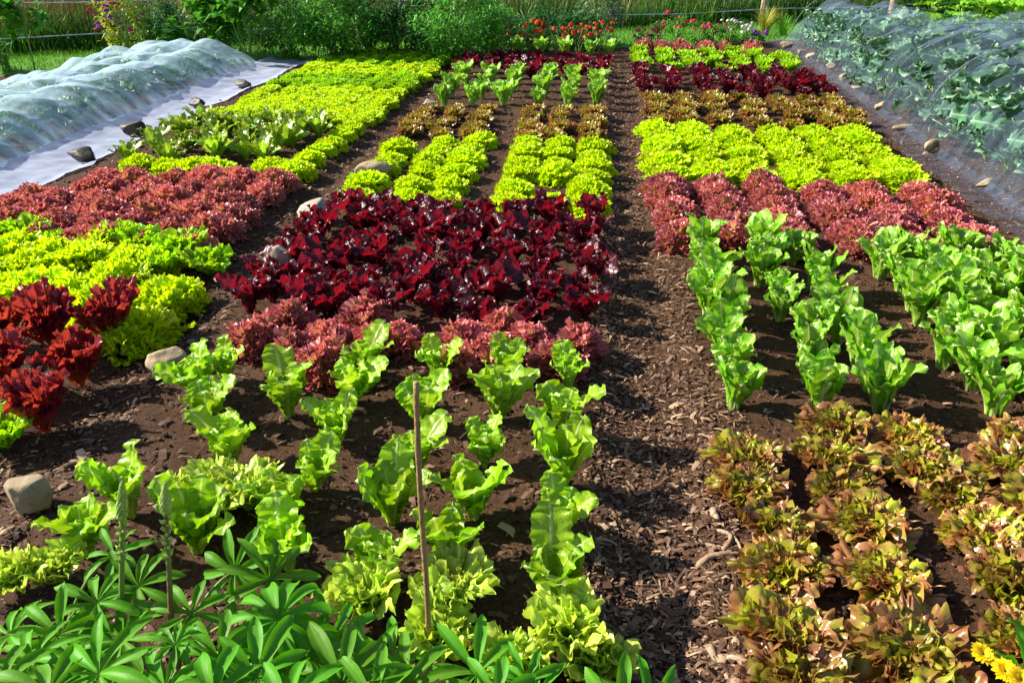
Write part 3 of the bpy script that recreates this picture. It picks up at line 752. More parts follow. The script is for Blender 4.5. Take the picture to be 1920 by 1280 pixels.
for i, (px, py, sx, sy, sz, rz, lb) in enumerate([
        (1742, 290, .13, .06, .06, .75, 'long tan stone tilted on the net edge'), (1848, 358, .10, .05, .04, .3, 'nearest pale stone on the net edge'),
        (1695, 250, .14, .05, .03, .4, 'flat pale stone on the net edge'), (1652, 213, .09, .07, .06, .6, 'dull brown stone on the net edge'),
        (1610, 175, .12, .07, .05, .4, 'bright tan stone on the net edge'), (1583, 156, .08, .06, .06, 0, 'grey blocky stone halfway along the net edge'),
        (1560, 134, .09, .06, .05, 0, 'small pinkish stone on the net edge'), (1520, 118, .11, .07, .06, 0, 'far pale stone on the net edge'),
        (1500, 108, .08, .06, .06, 0, 'second farthest stone on the net edge'), (1473, 95, .12, .08, .07, 0, 'farthest grey stone at the net corner')]):
    rock('stone', px, py, sx * .8, sy * .8, sz * .8, S1 if i % 3 else S1, lb, group=g, seed=20 + i, rz=rz, z0=.03)
g = 'dark stones holding down the white fleece'
for i, (px, py, sx, sy, sz, rz, lb) in enumerate([
        (157, 310, .125, .075, .062, -.15, 'dark wet stone, second nearest on the fleece skirt'), (256, 258, .13, .085, .062, -.5, 'dark stone in the middle of the fleece skirt'),
        (370, 207, .115, .06, .05, -.6, 'brown stone, second farthest on the fleece skirt'), (455, 170, .13, .06, .045, -.5, 'flat dark stone, farthest on the fleece skirt'),
        (-2, 412, .08, .06, .06, 0, 'dark stone on the fleece skirt cut by left edge')]):
    rock('stone', px, py, sx, sy, sz, M['stonedark'], lb, group=g, seed=40 + i, rz=rz, z0=.03)

def stick(px0, py0, px1, py1, rad, mat, label, name='stick', bend=.01, seed=0, lift=.004, cat='stick'):
    r = np.random.default_rng(seed)
    rad *= .8; a = np.array([*G(px0, py0), 0.]); b = np.array([*G(px1, py1), 0.])
    t = np.linspace(0, 1, 15)[:, None]; P = a + (b - a) * t
    d = b - a; nrm = np.array([-d[1], d[0], 0]); nrm /= np.linalg.norm(nrm) + 1e-9
    P = P + nrm * np.sin(t * np.pi) * bend + nrm * rad * .25 * np.sin(t * r.uniform(5, 10) + r.uniform(0, 6)) + r.normal(0, rad * .06, P.shape)
    P[:, 2] += gh(P[:, 0], P[:, 1]) + rad * .75 + lift
    c = P.mean(0); c[2] = 0; mb = MB()
    tube(mb, P - c, rad * (.8 + .2 * np.sin(t[:, 0] * r.uniform(3, 9) + 1)) * r.uniform(.93, 1.07, 15) * np.array([.55] + [1] * 13 + [.5]), 7)
    o = mb.build(name, mat, loc=c); tag(o, label, cat, 'sticks and bark on the right path'); return o
stick(1305, 1072, 1385, 1062, .012, M['stick'], 'thick brown stick lying across the edge of the right path', seed=1)
stick(1340, 1015, 1385, 1055, .008, M['palestick'], 'pale curved twig above the thick brown stick', seed=2, bend=.02)
stick(1365, 1025, 1350, 1055, .010, M['stick'], 'short brown stick standing against the thick stick', seed=3)
stick(1385, 1170, 1420, 1215, .009, M['palestick'], 'pale split stick beside the front bronze lettuces', seed=4)
stick(1330, 1220, 1358, 1262, .013, M['palestick'], 'bleached knobbly wood piece at the bottom of the path', seed=5, bend=-.01)
stick(1360, 1252, 1440, 1290, .009, M['palestick'], 'long pale strip of bark in the bottom path corner', seed=6)
stick(1430, 1295, 1468, 1235, .009, M['stick'], 'reddish stick pointing up to the lowest bronze lettuce', seed=7)
stick(1415, 1262, 1520, 1250, .006, M['palestick'], 'thin pale strip below the lowest bronze lettuce', seed=8)
stick(1300, 1225, 1410, 1215, .006, M['stick'], 'thin dark twig across the lower path', seed=9)
stick(1115, 1032, 1158, 1030, .006, M['palestick'], 'small white bone-like twig in the path shade', seed=10)
stick(1335, 980, 1340, 1000, .014, M['palestick'], 'round tan bark lump at the path edge', seed=11, bend=0)
stick(1383, 1130, 1390, 1150, .006, M['palestick'], 'small pale chip above the split stick', seed=12, bend=.008)
stick(1400, 1140, 1440, 1137, .006, M['palestick'], 'pale sliver pointing at the bronze lettuces', seed=13)
stick(1268, 795, 1300, 803, .006, M['palestick'], 'pale bark flake in the middle of the right path', seed=14)
stick(340, 880, 372, 893, .004, M['stick'], 'thin curved twig on soil left of the serrated lettuces', seed=15, bend=.02)
stick(352, 905, 390, 893, .006, M['palestick'], 'pale twig on soil left of the serrated lettuces', seed=16)
stick(1240, 415, 1275, 403, .02, M['palestick'], 'pale flat wood piece at the corner of right red block', seed=17)
stick(1175, 158, 1218, 152, .03, M['palestick'], 'pale plank scrap on the path by the dark red block', seed=18)
stick(978, 745, 1010, 752, .004, M['palestick'], 'straw-coloured straight twig between serrated lettuce columns', seed=19)

# bamboo cane
x, y = G(806, 1255)
mb = MB(); n = 26; zz = np.linspace(-.05, .715, n)
tube(mb, np.stack([.012 * zz + .002 * np.sin(zz * 9), 0 * zz + .001 * np.cos(zz * 7), zz], 1), .0062 * (1.1 - .25 * np.linspace(0, 1, n)) + .0012 * (np.arange(n) % 8 == 4), 8)
tag(mb.build('bamboo_cane', M['cane'], loc=(x, y, ghs(x, y))), 'thin brown bamboo cane standing upright among the serrated lettuces', 'cane')

# ------------------------------------------------------------------ lupins in the foreground
def palmate(mb, r, P, nrm, n, L, W, e0, e1, rot=None, spread=6.283):
    Mx = align(P, nrm, r.uniform(0, 6.28) if rot is None else rot)
    cr = r.random()
    for i in range(n):
        a = i / n * spread + r.normal(0, .06)
        strap(mb, r, L * r.uniform(.8, 1.12), W * r.uniform(.85, 1.15), az=a, br=.002, e0=e0 + r.normal(0, 8), e1=e1 + r.normal(0, 12), curl=1.1,
              prof=lambda u: prof_lance(u, .58, .14), cup=1.0, ruf=.0015, rf=2, rib=.12, nu=14, nv=6, M=Mx, ribd=.002, tw=r.normal(0, .2), cr=np.clip(cr + r.normal(0, .15), 0, 1))
def lupin(base, leaves, label, spikes=(), seed=0):
    r = np.random.default_rng(seed)
    bx, by = base
    root = empty('lupin_plant', (bx, by, 0), 0, label, 'lupin', 'lupins in the foreground')
    B = np.array([bx, by, 0.])
    st = MB(); fo = MB()
    for lf in leaves:
        px, py, z, n, L, tiltv = lf[:6]; L *= .9
        c = np.array([*G(px, py, z), z]) - B
        nrm = Vector(tiltv) + Vector(r.normal(0, .12, 3))
        s0 = np.array([r.normal(0, .015), r.normal(0, .015), 0])
        t = np.linspace(0, 1, 8)[:, None]
        mid = s0 * (1 - t) + c * t; mid[:, 2:] = c[2] * np.sin(t * np.pi / 2) ** .9
        tube(st, mid, np.linspace(.0042, .0022, 8), 6, (.2, 0, .5))
        palmate(fo, r, c, nrm, n, L, L * .115, 20, -32 if len(lf) < 7 else lf[6])
    st.build('leaf_stalks', M['lupin_stem'], root)
    fo.build('foliage', M['lupin'], root)
    for (tx, ty, tz, bx_, by_, bz, h) in spikes:
        top = np.array([*G(tx, ty, tz), tz]) - B; bot = np.array([*G(bx_, by_, bz), bz]) - B
        t = np.linspace(0, 1, 12)[:, None]; L_ = bot + (top - bot) * t
        L_ = np.concatenate([[bot * np.array([.5, .5, 0])], L_])
        s = MB(); tube(s, L_, np.linspace(.0065, .0035, 13), 7, (.75 if h < .07 else .1, 0, .3))
        so_ = s.build('flower_stem', M['lupin_stem'], root)
        b = MB(); d = (top - bot) / np.linalg.norm(top - bot)
        nb = 90
        for i in range(nb):
            f = i / nb; wv = .0095 * math.sin(math.pi * min(1, (f * .82 + .16))) ** .7 * (1.05 - .55 * f)
            a = i * GA; p = top - d * h * (1 - f) 
            out = np.array([math.cos(a), math.sin(a), 0]); tip = p + out * wv * 1.15 + d * .016; base_ = p + out * wv * .35
            tube(b, [base_, (base_ + tip) / 2 + out * wv * .25, tip], [.003, .0042, .0008], 5, (r.random() * .8, 0, r.random()))
        # sparse open whorls lower down
        for i in range(26):
            f = i / 26; a = i * GA; p = top - d * (h + .005 + f * .10); out = np.array([math.cos(a), math.sin(a), .5])
            tube(b, [p, p + out * .007, p + out * .012 + d * .004], [.0012, .0035, .0008], 5, (r.random(), 0, r.random()))
        b.build('flower_bud_spike', M['bud'], so_)
    return root
UP = (0, -.15, 1)
lupin((G(330, 1290)), [(522, 1161, .30, 12, .15, (.05, -.30, 1), -75), (410, 1233, .30, 9, .11, (.2, -.25, .9)), (360, 1150, .27, 8, .10, (.1, -.3, 1)),
                       (328, 1208, .36, 10, .065, UP), (440, 1070, .22, 9, .12, (.1, -.5, .8)), (505, 1085, .22, 9, .13, (.25, -.5, .8)),
                       (560, 1240, .24, 10, .13, (.25, -.3, .9)), (480, 1270, .30, 10, .14, (.1, -.2, 1)), (620, 1200, .2, 9, .13, (.3, -.2, .9)),
                       (640, 1285, .28, 10, .15, (.2, -.2, 1)), (540, 1330, .32, 10, .13, UP), (400, 1310, .34, 10, .13, UP), (310, 1290, .33, 9, .12, UP)],
      'large lupin with two budding spikes and dark palmate leaves', [(229, 912, .56, 228, 1150, .24, .085), (309, 918, .56, 322, 1175, .24, .055)], 1)
lupin((G(110, 1300)), [(259, 1100, .28, 9, .11, (-.05, -.3, 1)), (181, 1130, .28, 8, .11, (-.1, -.3, 1)), (185, 1262, .34, 9, .13, (0, -.4, .9)), (110, 1190, .26, 9, .12, (-.1, -.3, 1)),
                       (60, 1240, .28, 9, .12, (-.1, -.2, 1)), (20, 1190, .2, 9, .12, (-.2, -.2, 1)), (90, 1300, .34, 10, .13, UP), (0, 1290, .3, 9, .13, UP), (230, 1200, .25, 9, .12, UP),
                       (215, 1040, .30, 7, .09, (-.1, -.4, .9)), (150, 1225, .22, 9, .12, UP)],
      'lupin foliage filling the bottom left corner', (), 2)
lupin((G(740, 1300)), [(735, 1240, .14, 8, .11, (0, -.2, 1)), (680, 1265, .18, 9, .12, (0, -.2, 1)), (765, 1285, .24, 9, .14, (0, -.3, 1)), (700, 1320, .28, 9, .14, UP)],
      'lupin with long leaflets left of the cane foot', (), 3)
lupin((G(915, 1315)), [(895, 1262, .13, 8, .14, (.05, -.35, .6)), (985, 1275, .15, 8, .09, (.1, -.4, .7)), (930, 1310, .2, 8, .12, (0, -.3, 1)), (1010, 1300, .14, 8, .10, (.1, -.4, .7))],
      'small lupin with upright leaves right of the cane', (), 4)
lupin((G(1180, 1345)), [(1165, 1330, .12, 7, .15, (0, -.6, .5)), (1215, 1325, .12, 7, .12, (.1, -.6, .5))], 'few lupin leaf tips at the bottom of the bare path', (), 5)

# ------------------------------------------------------------------ flowers heads
def daisy(mb, r, P, nrm, rad, n=26, rings=3, c=(.5, 0, .5), lift=20):
    Mx = align(P, nrm, r.uniform(0, 6.28))
    for k in range(rings):
        f = 1 - k / rings * .65
        for i in range(n):
            strap(mb, r, rad * f * r.uniform(.85, 1.1), rad * .14, az=i / n * 6.283 + k * .3 + r.normal(0, .05), br=rad * .05, e0=lift + k * 18, e1=k * 14 - 8 + r.normal(0, 8), prof=lambda u: prof_obov(u, .8, .4),
                  cup=.5, ruf=0, nu=4, nv=2, M=Mx)
def puff(mb, r, P, rad, n=18):
    """small ruffled flower head seen from afar"""
    d = r.normal(size=(n, 3)); d[:, 2] = np.abs(d[:, 2]) * .7; d /= np.linalg.norm(d, axis=1)[:, None]
    a = np.cross(d, r.normal(size=(n, 3))); a /= np.linalg.norm(a, axis=1)[:, None]; b = np.cross(d, a)
    c = np.asarray(P) + d * rad * .75
    v = np.stack([c - a * rad * .5, c + b * rad * .5 + d * rad * .2, c + a * rad * .5, c - b * rad * .5], 1)
    col = np.zeros((n, 4, 3)); col[..., 0] = r.random((n, 1)); col[..., 2] = r.random((n, 1))
    mb.add(v.reshape(-1, 3), np.arange(n * 4).reshape(-1, 4), None, col.reshape(-1, 3))

# yellow calendula at the lower right corner
cx, cy = G(1900, 1330)
root = empty('yellow_calendula', (cx, cy, 0), 0, 'bright yellow daisy-like flowers on stems in bottom right corner', 'flower')
r = np.random.default_rng(8); B = np.array([cx, cy, 0.])
st = MB(); fo = MB(); heads = []
for px, py, z, rad in [(1843, 1226, .28, .024), (1884, 1258, .31, .025), (1912, 1274, .32, .025)]:
    c = np.array([*G(px, py, z), z]) - B; heads.append((c, rad))
    t = np.linspace(0, 1, 8)[:, None]; P = c * t; P[:, :2] = c[:2] * t ** 1.6
    tube(st, P, .0028, 6)
for i in range(12):
    strap(fo, r, .11, .016, az=i * GA, br=.005, e0=75, e1=20, nu=10, nv=6, M=Matrix.Translation((0, 0, .02 + .014 * i)), prof=lambda u: prof_lance(u, .6, .3))
st.build('stem', M['lupin_stem'], root); fo.build('foliage', M['lupin'], root)
for c, rad in heads:
    b = MB(); daisy(b, r, c, (random.uniform(-.2, .2), -.3, 1), rad); b.build('flower_head', M['yellow'], root)

# ------------------------------------------------------------------ background planting
def leafquad(mb, r, P, L, Wd, n, az, el, bend=.3, heart=False):
    """many small leaves: P (n,3)"""
    ca, sa, ce, se = np.cos(az), np.sin(az), np.cos(el), np.sin(el)
    d = np.stack([ca * ce, sa * ce, se], 1); sd_ = np.stack([-sa, ca, 0 * ca], 1); nn = np.cross(d, sd_)
    L = np.broadcast_to(L, (n,))[:, None]; W_ = np.broadcast_to(Wd, (n,))[:, None]
    p0 = P; m = P + d * L * .4; tp = P + d * L + nn * L * bend * -1 * -.0 - np.array([0, 0, 1]) * L * bend
    m1 = m + sd_ * W_ + nn * W_ * .3; m2 = m - sd_ * W_ + nn * W_ * .3
    v = np.stack([p0, m1, tp, m2, m], 1)
    q = (np.array([[0, 4, 1, 1]]))
    base = (np.arange(n) * 5)[:, None, None]
    tr = np.array([[0, 1, 4], [1, 2, 4], [2, 3, 4], [3, 0, 4]])[None] + base
    c = np.zeros((n, 5, 3)); c[..., 2] = r.random((n, 1)); c[:, 2, 0] = 1; c[:, 1, 0] = c[:, 3, 0] = .6
    mb.add(v.reshape(-1, 3), None, tr.reshape(-1, 3), c.reshape(-1, 3))
def shrub(name, px, py, hh, rx, ry, nl, lsz, mat, label, cat='shrub', group=None, seed=0, flowers=(), stems=9, low=.08, aspect=.35, lean=0, stemmat='lupin_stem', droop=.3):
    r = np.random.default_rng(seed)
    x, y = G(px, py)
    root = empty(name, (x, y, ghs(x, y)), 0, label, cat, group)
    st = MB(); tips = []
    for i in range(stems):
        a = r.uniform(0, 6.28); q = math.sqrt(r.random()) * .8
        tip = np.array([math.cos(a) * rx * q + lean, math.sin(a) * ry * q, hh * r.uniform(.75, .98)])
        b0 = np.array([math.cos(a) * rx * .18 * q, math.sin(a) * ry * .18 * q, 0])
        t = np.linspace(0, 1, 7)[:, None]; P = b0 + (tip - b0) * np.concatenate([t ** 1.4, t ** 1.4, t], 1)
        P += r.normal(0, .008, P.shape) * (t > .1)
        tube(st, P, np.linspace(.009, .003, 7), 5, (.2, 0, .5)); tips.append(P)
    st.build('stems', M[stemmat], root)
    # clumped leaf positions
    k = max(8, nl // 45)
    cc = []
    for i in range(k):
        while True:
            p = r.uniform(-1, 1, 3)
            if np.linalg.norm(p) < 1: break
        p = p / max(np.linalg.norm(p), .2) * r.uniform(.55, 1.0)
        zc = low + (1 - low) * (p[2] * .5 + .5)
        cc.append((p[0] * rx * (1 - .35 * max(0, p[2])) + lean * zc, p[1] * ry, hh * zc))
    cc = np.array(cc)
    P = cc[r.integers(0, k, nl)] + r.normal(0, 1, (nl, 3)) * np.array([rx * .17, ry * .17, hh * .085])
    P[:, 2] = np.clip(P[:, 2], .03, None)
    fo = MB(); leafquad(fo, r, P, lsz * r.uniform(.6, 1.3, nl), lsz * aspect * r.uniform(.7, 1.2, nl), nl, r.uniform(0, 6.28, nl), r.normal(.2, .5, nl), droop)
    fo.build('foliage', M[mat], root)
    for (fm, n, rad, zlo, zhi) in flowers:
        for i in range(n):
            c = cc[r.integers(0, k)]; p = c + r.normal(0, 1, 3) * np.array([rx * .25, ry * .2, hh * .05])
            p[1] = -abs(p[1]) - .2 * ry
            p[2] = hh * r.uniform(zlo, zhi)
            b = MB(); puff(b, r, p, rad * r.uniform(.7, 1.2)); b.build('flower', M[fm], root)
    return root
# bushes along the back, left to right
shrub('climbing_bean', 15, 138, 1.0, .22, .22, 170, .15, 'broad', 'tall leafy climbing plant at the far left edge', 'plant', seed=1, stems=3, low=.12, aspect=.36)
shrub('climbing_bean', 66, 140, .9, .20, .2, 120, .13, 'broad', 'thin leafy stalk plant second from the left edge', 'plant', seed=2, stems=3, low=.22, aspect=.36)
shrub('sweet_pea', 240, 112, .95, .30, .2, 620, .075, 'yellowgreen', 'yellowing sweet pea with pink and purple flowers behind the fleece', 'plant', seed=3, stems=8, flowers=[('magenta', 14, .028, .3, .95), ('purple', 16, .028, .3, .98)], aspect=.22)
shrub('sweet_pea', 275, 104, .95, .3, .2, 420, .06, 'shrub', 'green sweet pea with purple flowers right of the yellowing one', 'plant', seed=33, stems=8, flowers=[('purple', 12, .028, .45, .98), ('magenta', 8, .028, .3, .9)], aspect=.2)
shrub('broad_leaved_plant', 372, 112, .92, .45, .3, 420, .15, 'broad', 'broad-leaved tall plant behind the middle of the fleece', 'plant', seed=4, stems=6, low=.1, aspect=.38)
shrub('broad_leaved_plant', 470, 118, .98, .5, .3, 520, .14, 'broad', 'broad-leaved tall plant with bare lower stems by fleece end', 'plant', seed=5, stems=6, low=.27, aspect=.36)
shrub('bushy_shrub', 632, 118, .88, .64, .4, 3600, .075, 'shrub', 'dense round green bush behind the left bed', seed=6, group='green bushes behind the beds', low=.04, flowers=[('orange', 3, .02, .8, .98)], aspect=.22)
shrub('sweet_pea', 745, 106, .9, .26, .25, 900, .06, 'silver', 'greyish sweet pea with purple blooms between two bushes', 'plant', seed=7, stems=9, flowers=[('purple', 22, .026, .35, .98), ('magenta', 5, .022, .5, .98)], aspect=.2)
shrub('bushy_shrub', 868, 120, .90, .58, .4, 3400, .075, 'shrub', 'dense dark green bush left of the orange marigolds', seed=8, group='green bushes behind the beds', low=.04, aspect=.22)
shrub('bushy_shrub', 745, 112, .6, .4, .3, 1400, .06, 'shrubdark', 'low dark bush filling the gap between two big bushes', seed=9, group='green bushes behind the beds', low=.04, aspect=.22)
shrub('sweet_pea', 1118, 88, .9, .36, .25, 1500, .06, 'silver', 'silvery sweet pea with a few purple blooms behind marigolds', 'plant', seed=10, stems=10, flowers=[('purple', 7, .028, .45, .95), ('yellow', 1, .02, .8, .9)], aspect=.2)
for i in range(9):
    px = 955 + i * 21.5
    shrub('orange_marigold', px, 105 - (i % 2) * 8, .33, .17, .16, 420, .035, 'shrubdark', f"orange marigold plant at end of middle bed, {ORD[i]} from left", 'marigold', 'orange marigolds', 60 + i, [('orange', 9, .027, .55, 1.1)], 5, .1, .22)
for i, (px, py, fm, s) in enumerate([(1200, 92, 'magenta', .9), (1235, 86, 'pink', 1.0), (1268, 78, 'pink', 1.15), (1305, 84, 'pink', 1.0), (1335, 82, 'magenta', .8), (1365, 80, 'white', .9), (1398, 82, 'white', .95), (1415, 86, 'purple', .7)]):
    shrub('bedding_flower', px, py, .30 * s, .17, .16, 380, .04, 'broad', f"low {dict(magenta='deep magenta', pink='bright pink', white='white and lilac', purple='dark purple')[fm]} flowering plant behind right bed, {ORD[i]} from left", 'flower', 'flowers behind the right bed', 80 + i, [(fm, 9, .028, .55, 1.1)], 5, .1, .3)

lbs = ['small bush at the left foot of the left round bush', 'small dark bush right of the left round bush', 'small dark bush left of the right round bush', 'low bush between right round bush and orange marigolds',
       'low dark bush behind the left orange marigolds', 'low dark bush behind the right orange marigolds', 'small bush between the two broad-leaved plants', 'small dark bush behind the sweet peas by the fleece']
for i, (px, py, hh, sz) in enumerate([(545, 112, .62, 1), (690, 108, .8, 1), (800, 106, .75, 1), (925, 104, .55, .8), (1010, 92, .5, .9), (1085, 90, .45, .8), (420, 104, .6, 1), (330, 100, .6, .9)]):
    shrub('bushy_shrub', px, py, hh, .42 * sz, .3, 1500, .07, 'shrubdark' if i % 3 else 'shrub', f"{lbs[i]}", seed=200 + i, group='small bushes in the back border', low=.03, aspect=.24)

# grass tuft at the fence post
def tuft(px, py, n, h, label, seed):
    r = np.random.default_rng(seed); x, y = G(px, py)
    mb = MB()
    for i in range(n):
        strap(mb, r, h * r.uniform(.6, 1.1), .006, az=r.uniform(0, 6.28), br=r.uniform(0, .06), e0=85, e1=r.uniform(-10, 55), curl=1.6, prof=lambda u: np.clip(1.02 - u, 0, 1) ** .6, cup=.3, ruf=0, nu=6, nv=2)
    tag(mb.build('grass_tuft', M['yellowgreen'] if seed == 1 else M['grass'], loc=(x, y, .01)), label, 'grass')
tuft(1432, 70, 170, .45, 'straw green ornamental grass tuft at the foot of the first fence post', 1)
tuft(1465, 72, 90, .35, 'darker green grass tuft right of the straw coloured tuft', 2)
tuft(118, 45, 70, .6, 'bright green tall grass tuft behind the left wire', 3)

# squash at the far right
def big_leaf_plant(name, x, y, n, L, wd, hgt, mat, label, cat, group, seed, e=(70, -10), ruf=.02, petl=.5):
    r = np.random.default_rng(seed); root = empty(name, (x, y, ghs(x, y)), 0, label, cat, group)
    st = MB(); fo = MB()
    for i in range(n):
        t = i / max(n - 1, 1); a = i * GA + r.normal(0, .2)
        pl = hgt * (.28 + .80 * min(1, t * 1.7)) * r.uniform(.8, 1.1) * petl * 2; out = (1 - .8 * t) * r.uniform(.10, .20)
        tip = np.array([math.cos(a) * out, math.sin(a) * out, pl * .8])
        tt = np.linspace(0, 1, 6)[:, None]; P = tip * np.concatenate([tt, tt, tt ** .8], 1)
        tube(st, P, np.linspace(.008, .005, 6), 5, (.2, 0, .5))
        strap(fo, r, L * r.uniform(.8, 1.15), wd * r.uniform(.8, 1.15), az=a, br=0, e0=e[0] * (.4 + .6 * t) + r.normal(0, 15), e1=e[1] + 60 * t + r.normal(0, 18), curl=1.0, cup=.3,
              prof=lambda u: np.sin(np.clip(u * .95 + .05, 0, 1) ** .85 * np.pi) ** .5, ruf=ruf, rf=3.2, rk=1.8, serr=.02, sf=6, blis=.018, bf=6, rib=.055, nu=22, nv=14, tw=r.normal(0, .4), M=Matrix.Translation(tip))
    st.build('leaf_stalks', M['bud'], root); fo.build('foliage', M[mat], root)
    return root
def dup(root, loc, rz, sc, label):
    o = root.copy(); COL.objects.link(o); o.location = loc; o.rotation_euler = (0, 0, rz); o.scale = (sc, sc, sc); o['label'] = label
    for ch in root.children:
        c = ch.copy(); COL.objects.link(c); c.parent = o
    return o
sq = [(1745, 42), (1800, 38), (1860, 42), (1915, 44), (1720, 30), (1780, 24), (1840, 26), (1900, 22), (1890, 55), (1830, 52)]
sroot = None
for i, (px, py) in enumerate(sq):
    x, y = G(px, py)
    lb = f"bright green squash plant beyond the dark net, {ORD[i]} in its patch"
    if sroot is None: sroot = big_leaf_plant('squash_plant', x, y, 13, .24, .14, .42, 'squash', lb, 'squash', 'squash plants beyond the net', 5, e=(25, -25))
    else: dup(sroot, (x, y, 0), random.uniform(0, 6.28), random.uniform(.85, 1.15), lb)

# ------------------------------------------------------------------ fence
fr = empty('wire_fence', (2.46, FL(2.46), 0), 0, 'low wire fence on round wooden posts running behind the garden', 'fence')
B = np.array([2.46, FL(2.46), 0.])
for k, fx in enumerate([-11.2, -3.35, -2.1, 2.46, 4.75, 7.05, 9.3]):
    mb = MB(); zz = np.linspace(-.1, 1.3, 9); r = np.random.default_rng(k)
    tube(mb, np.stack([fx - B[0] + .01 * r.normal() * zz, FL(fx) - B[1] + 0 * zz, zz], 1), .062 * r.uniform(.92, 1.08) * np.ones(9) * (1 - .012 * zz), 14)
    mb.build('post', M['post'], fr)
for hz in (.24, .62, 1.0):
    mb = MB(); fx = np.linspace(-11.3, 9.4, 180)
    pts = np.stack([fx - B[0] + .045 * .42, FL(fx) - B[1] - .07, hz + .012 * np.sin(fx * 2.2 + hz * 9) + 0 * fx], 1)
    tube(mb, pts, .0055 + .0035 * (np.arange(180) % 2), 5); mb.build('wire', M['wire'], fr)

# ------------------------------------------------------------------ brassicas
def brassica(name, mat, seed, n=26, L=.22, wd=.115, hgt=.44, label='x', group='g', loc=(0, 0)):
    return big_leaf_plant(name, loc[0], loc[1], n, L, wd, hgt, mat, label, 'brassica', group, seed, e=(55, -25), ruf=.017)
protos = []
pos = []
for j, yy in enumerate(np.arange(4.7, 11.6, .42)):
    for i, xx in enumerate((2.70, 3.09, 3.52, 3.98, 4.42)):
        if i > 1 and yy > 9.1 or i == 1 and yy > 10.4: continue
        pos.append((i, j, xx + random.gauss(0, .04) + (.0 if yy < 9 else -.02 * (yy - 9)), yy + random.gauss(0, .05) + .1 * i))
for i, j, xx, yy in pos:
    lb = f"grey-green leafy brassica under dark net, {ORD[j]} along, {ORD[i]} row from path"
    g = 'brassicas under the dark net'
    if len(protos) < 5:
        protos.append(brassica('leafy_brassica', 'kale2' if len(protos) == 3 else 'kale', 100 + len(protos), label=lb, group=g, loc=(xx, yy)))
        k = protos[-1]
    else: dup(random.choices(protos, [3, 3, 3, .5, 3])[0], (xx, yy, ghs(xx, yy)), random.uniform(0, 6.28), (1.0 if i == 0 else 1.12) * random.uniform(.9, 1.08) * (1 + .05 * math.sin(yy * 1.3)), lb)
# under the fleece
fpos = []
for j, yy in enumerate(np.arange(3.6, 9.4, .46)):
    for i, xx in enumerate((-4.36, -4.74, -5.10)):
        fpos.append((i, j, xx + random.gauss(0, .05), yy + random.gauss(0, .07) + (.2 if i == 1 else 0)))
fprotos = []
for i, j, xx, yy in fpos:
    lb = f"green cabbage plant under white fleece, {ORD[j]} along, {ORD[i]} row from path"
    g = 'cabbages under the white fleece'
    if len(fprotos) < 3:
        fprotos.append(brassica('young_cabbage', 'kale2' if len(fprotos) != 1 else 'kale', 140 + len(fprotos), n=14, L=.16, wd=.08, hgt=.20, label=lb, group=g, loc=(xx, yy)))
    else: dup(random.choice(fprotos), (xx, yy, 0), random.uniform(0, 6.28), random.uniform(.68, .84), lb)

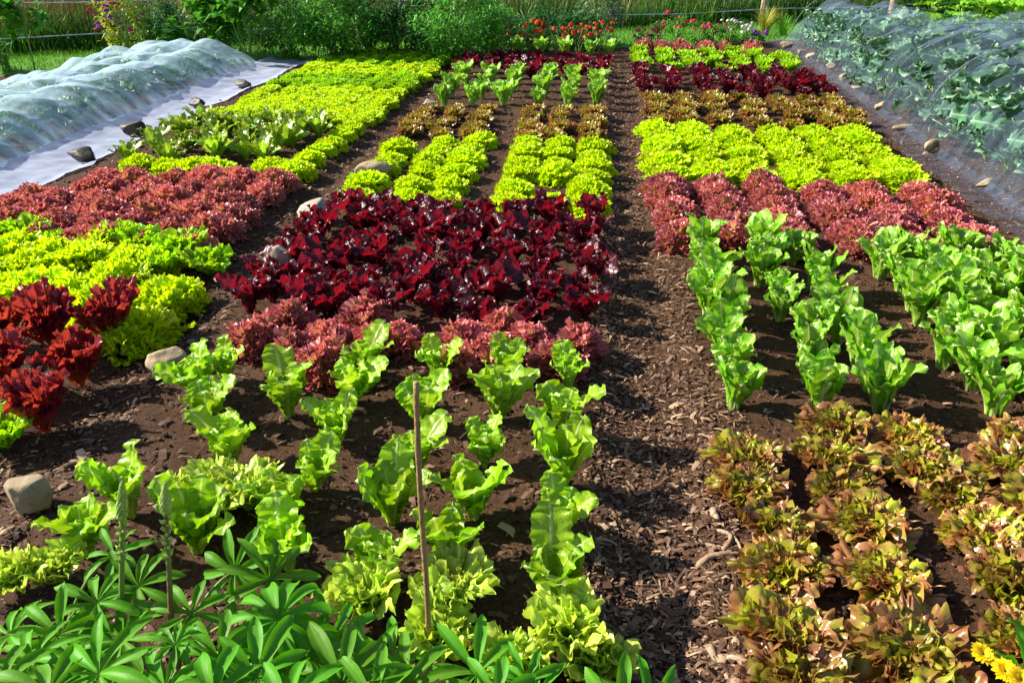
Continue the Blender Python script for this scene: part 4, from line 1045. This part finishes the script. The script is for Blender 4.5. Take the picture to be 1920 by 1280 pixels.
# ------------------------------------------------------------------ fleece and net
def sm(a, b, v):
    t = np.clip((v - a) / (b - a), 0, 1); return t * t * (3 - 2 * t)
def drape(name, xin, xout, y0, y1, ztop, plants, prad, pamp, nx, ny, mat, skmat, label, cat, skw, seed, side=1, farz=None, wr=.012, far_skirt=.25, taper=None):
    """cloth over a crop row: side=+1 when the skirt seen is on the +x side"""
    ns = Sines(seed)
    xs = np.linspace(xin, xout, nx + 1); ys = np.linspace(y0, y1, ny + 1)
    X, Y = np.meshgrid(xs, ys, indexing='ij')
    def hgt(X, Y):
        lo, hi = min(xin, xout), max(xin, xout)
        q = np.clip((X - lo) / (hi - lo), 0, 1)
        prof = np.clip(1 - np.abs(2 * q - 1) ** 5.0, 0, 1) ** .75
        ends = sm(y0 - .02, y0 + .32, Y) * (1 - sm(y1 - .3, y1, Y) ** 1.6)
        zt = ztop if farz is None else np.interp(Y, farz[0], farz[1])
        z = zt * prof * ends
        bump = np.zeros_like(X)
        for (px, py, s) in plants:
            bump = np.maximum(bump, s * np.exp(-(((X - px) / prad) ** 2 + ((Y - py) / prad) ** 2) * 1.1))
        if taper: z = z * (1 - .97 * sm(taper[0], taper[0] + 1.2, Y - .3 * (X - 3.2)) * sm(taper[1] - .15, taper[1] + .45, X))
        z = z * (1 - pamp) + z * pamp * 1.35 * bump
        P = np.stack([X, Y * 1.0, 0 * X], -1); P2 = np.stack([X * .35, Y, 0 * X], -1)
        z = z + prof * ends * (wr * NZ(P + seed, 1.7) + wr * .9 * ns(P2, 4.5) + wr * .35 * ns(P2 + 3, 11))
        return np.maximum(z, .0) + .012 + .0 * X
    Z = hgt(X, Y)
    P2 = np.stack([X, Y, Z], -1)
    # gathers on the steep sides
    X2 = X + (.02 * ns(np.stack([0 * X, Y, 0 * X], -1), 5.5) + .012 * ns(np.stack([0 * X, Y, 0 * X], -1) + 7, 13)) * np.clip(1 - Z / .25, 0, 1) * np.clip(Z / .04, 0, 1)
    mb = MB(); q = gridq(nx, ny)
    mb.add(np.stack([X2, Y, Z + gh(X2, Y)], -1).reshape(-1, 3), q)
    root = mb.build(name, mat); tag(root, label, cat)
    # skirt lying on the soil
    ex = max(xin, xout) if side > 0 else min(xin, xout)
    t = np.linspace(0, 1, 17); ysk = np.linspace(y0 - .1, y1 + .22, 260)
    T, YY = np.meshgrid(t, ysk, indexing='ij')
    ed = skw * (1 + .12 * ns(np.stack([0 * YY, YY, 0 * YY], -1), .8) + .07 * ns(np.stack([0 * YY, YY, 0 * YY], -1) + 2, 2.7))
    XX = ex + side * (-.03 + T * (ed + .03))
    P = np.stack([XX, YY, 0 * XX], -1)
    ZZ = gh(XX, YY) + .014 + .014 * np.maximum(0, ns(P * np.array([.5, 1, 1]), 2.6)) + .010 * np.maximum(0, ns(P * np.array([1.2, .8, 1]) + 4, 5)) + .05 * (1 - T) ** 4
    mb = MB(); mb.add(np.stack([XX, YY, ZZ], -1).reshape(-1, 3), gridq(16, 259)); mb.build('ground_skirt', skmat, root)
    return root
drape('fleece_tunnel', -3.93, -5.45, 3.0, 9.62, .275, [(x, y, random.uniform(.85, 1.15)) for _, _, x, y in fpos], .30, .34, 110, 300, M['fleece'], M['skirt'],
      'white translucent fleece draped over cabbages at the left', 'crop cover', .52, 4, wr=.02)
nroot = drape('insect_net', 2.37, 4.85, 3.9, 12.1, .70, [(x, y, random.uniform(.85, 1.1)) for _, _, x, y in pos], .3, .22, 90, 260, M['net'], M['netskirt'],
              'fine dark blue-grey net over tall brassicas at the right', 'crop cover', .20, 9, side=-1, farz=([3.9, 6, 9, 10.6, 11.4, 12.2], [.64, .64, .64, .66, .67, .6]), taper=(9.1, 3.25))
for hy in (5.2, 6.6, 8.0, 9.4, 10.7, 11.8):
    mb = MB(); q = np.linspace(.03, .97 if hy < 9 else .5, 40); xx = 2.36 + (4.86 - 2.36) * q
    zt = np.interp(hy, [3.9, 9, 10.6, 11.4, 12.2], [.64, .64, .66, .67, .6]) * 1.07
    zz = zt * np.clip(1 - np.abs(2 * q - 1) ** 5, 0, 1) ** .75 + .01
    if hy > 9: zz = zz * (1 - .97 * sm(3.1, 3.7, xx) * sm(9.1, 10.3, hy))
    tube(mb, np.stack([xx, hy + .10 * np.sin(q * 3) + .02 * np.sin(q * 17), zz], 1), .0032, 6)
    mb.build('hoop', M['hoop'], nroot)
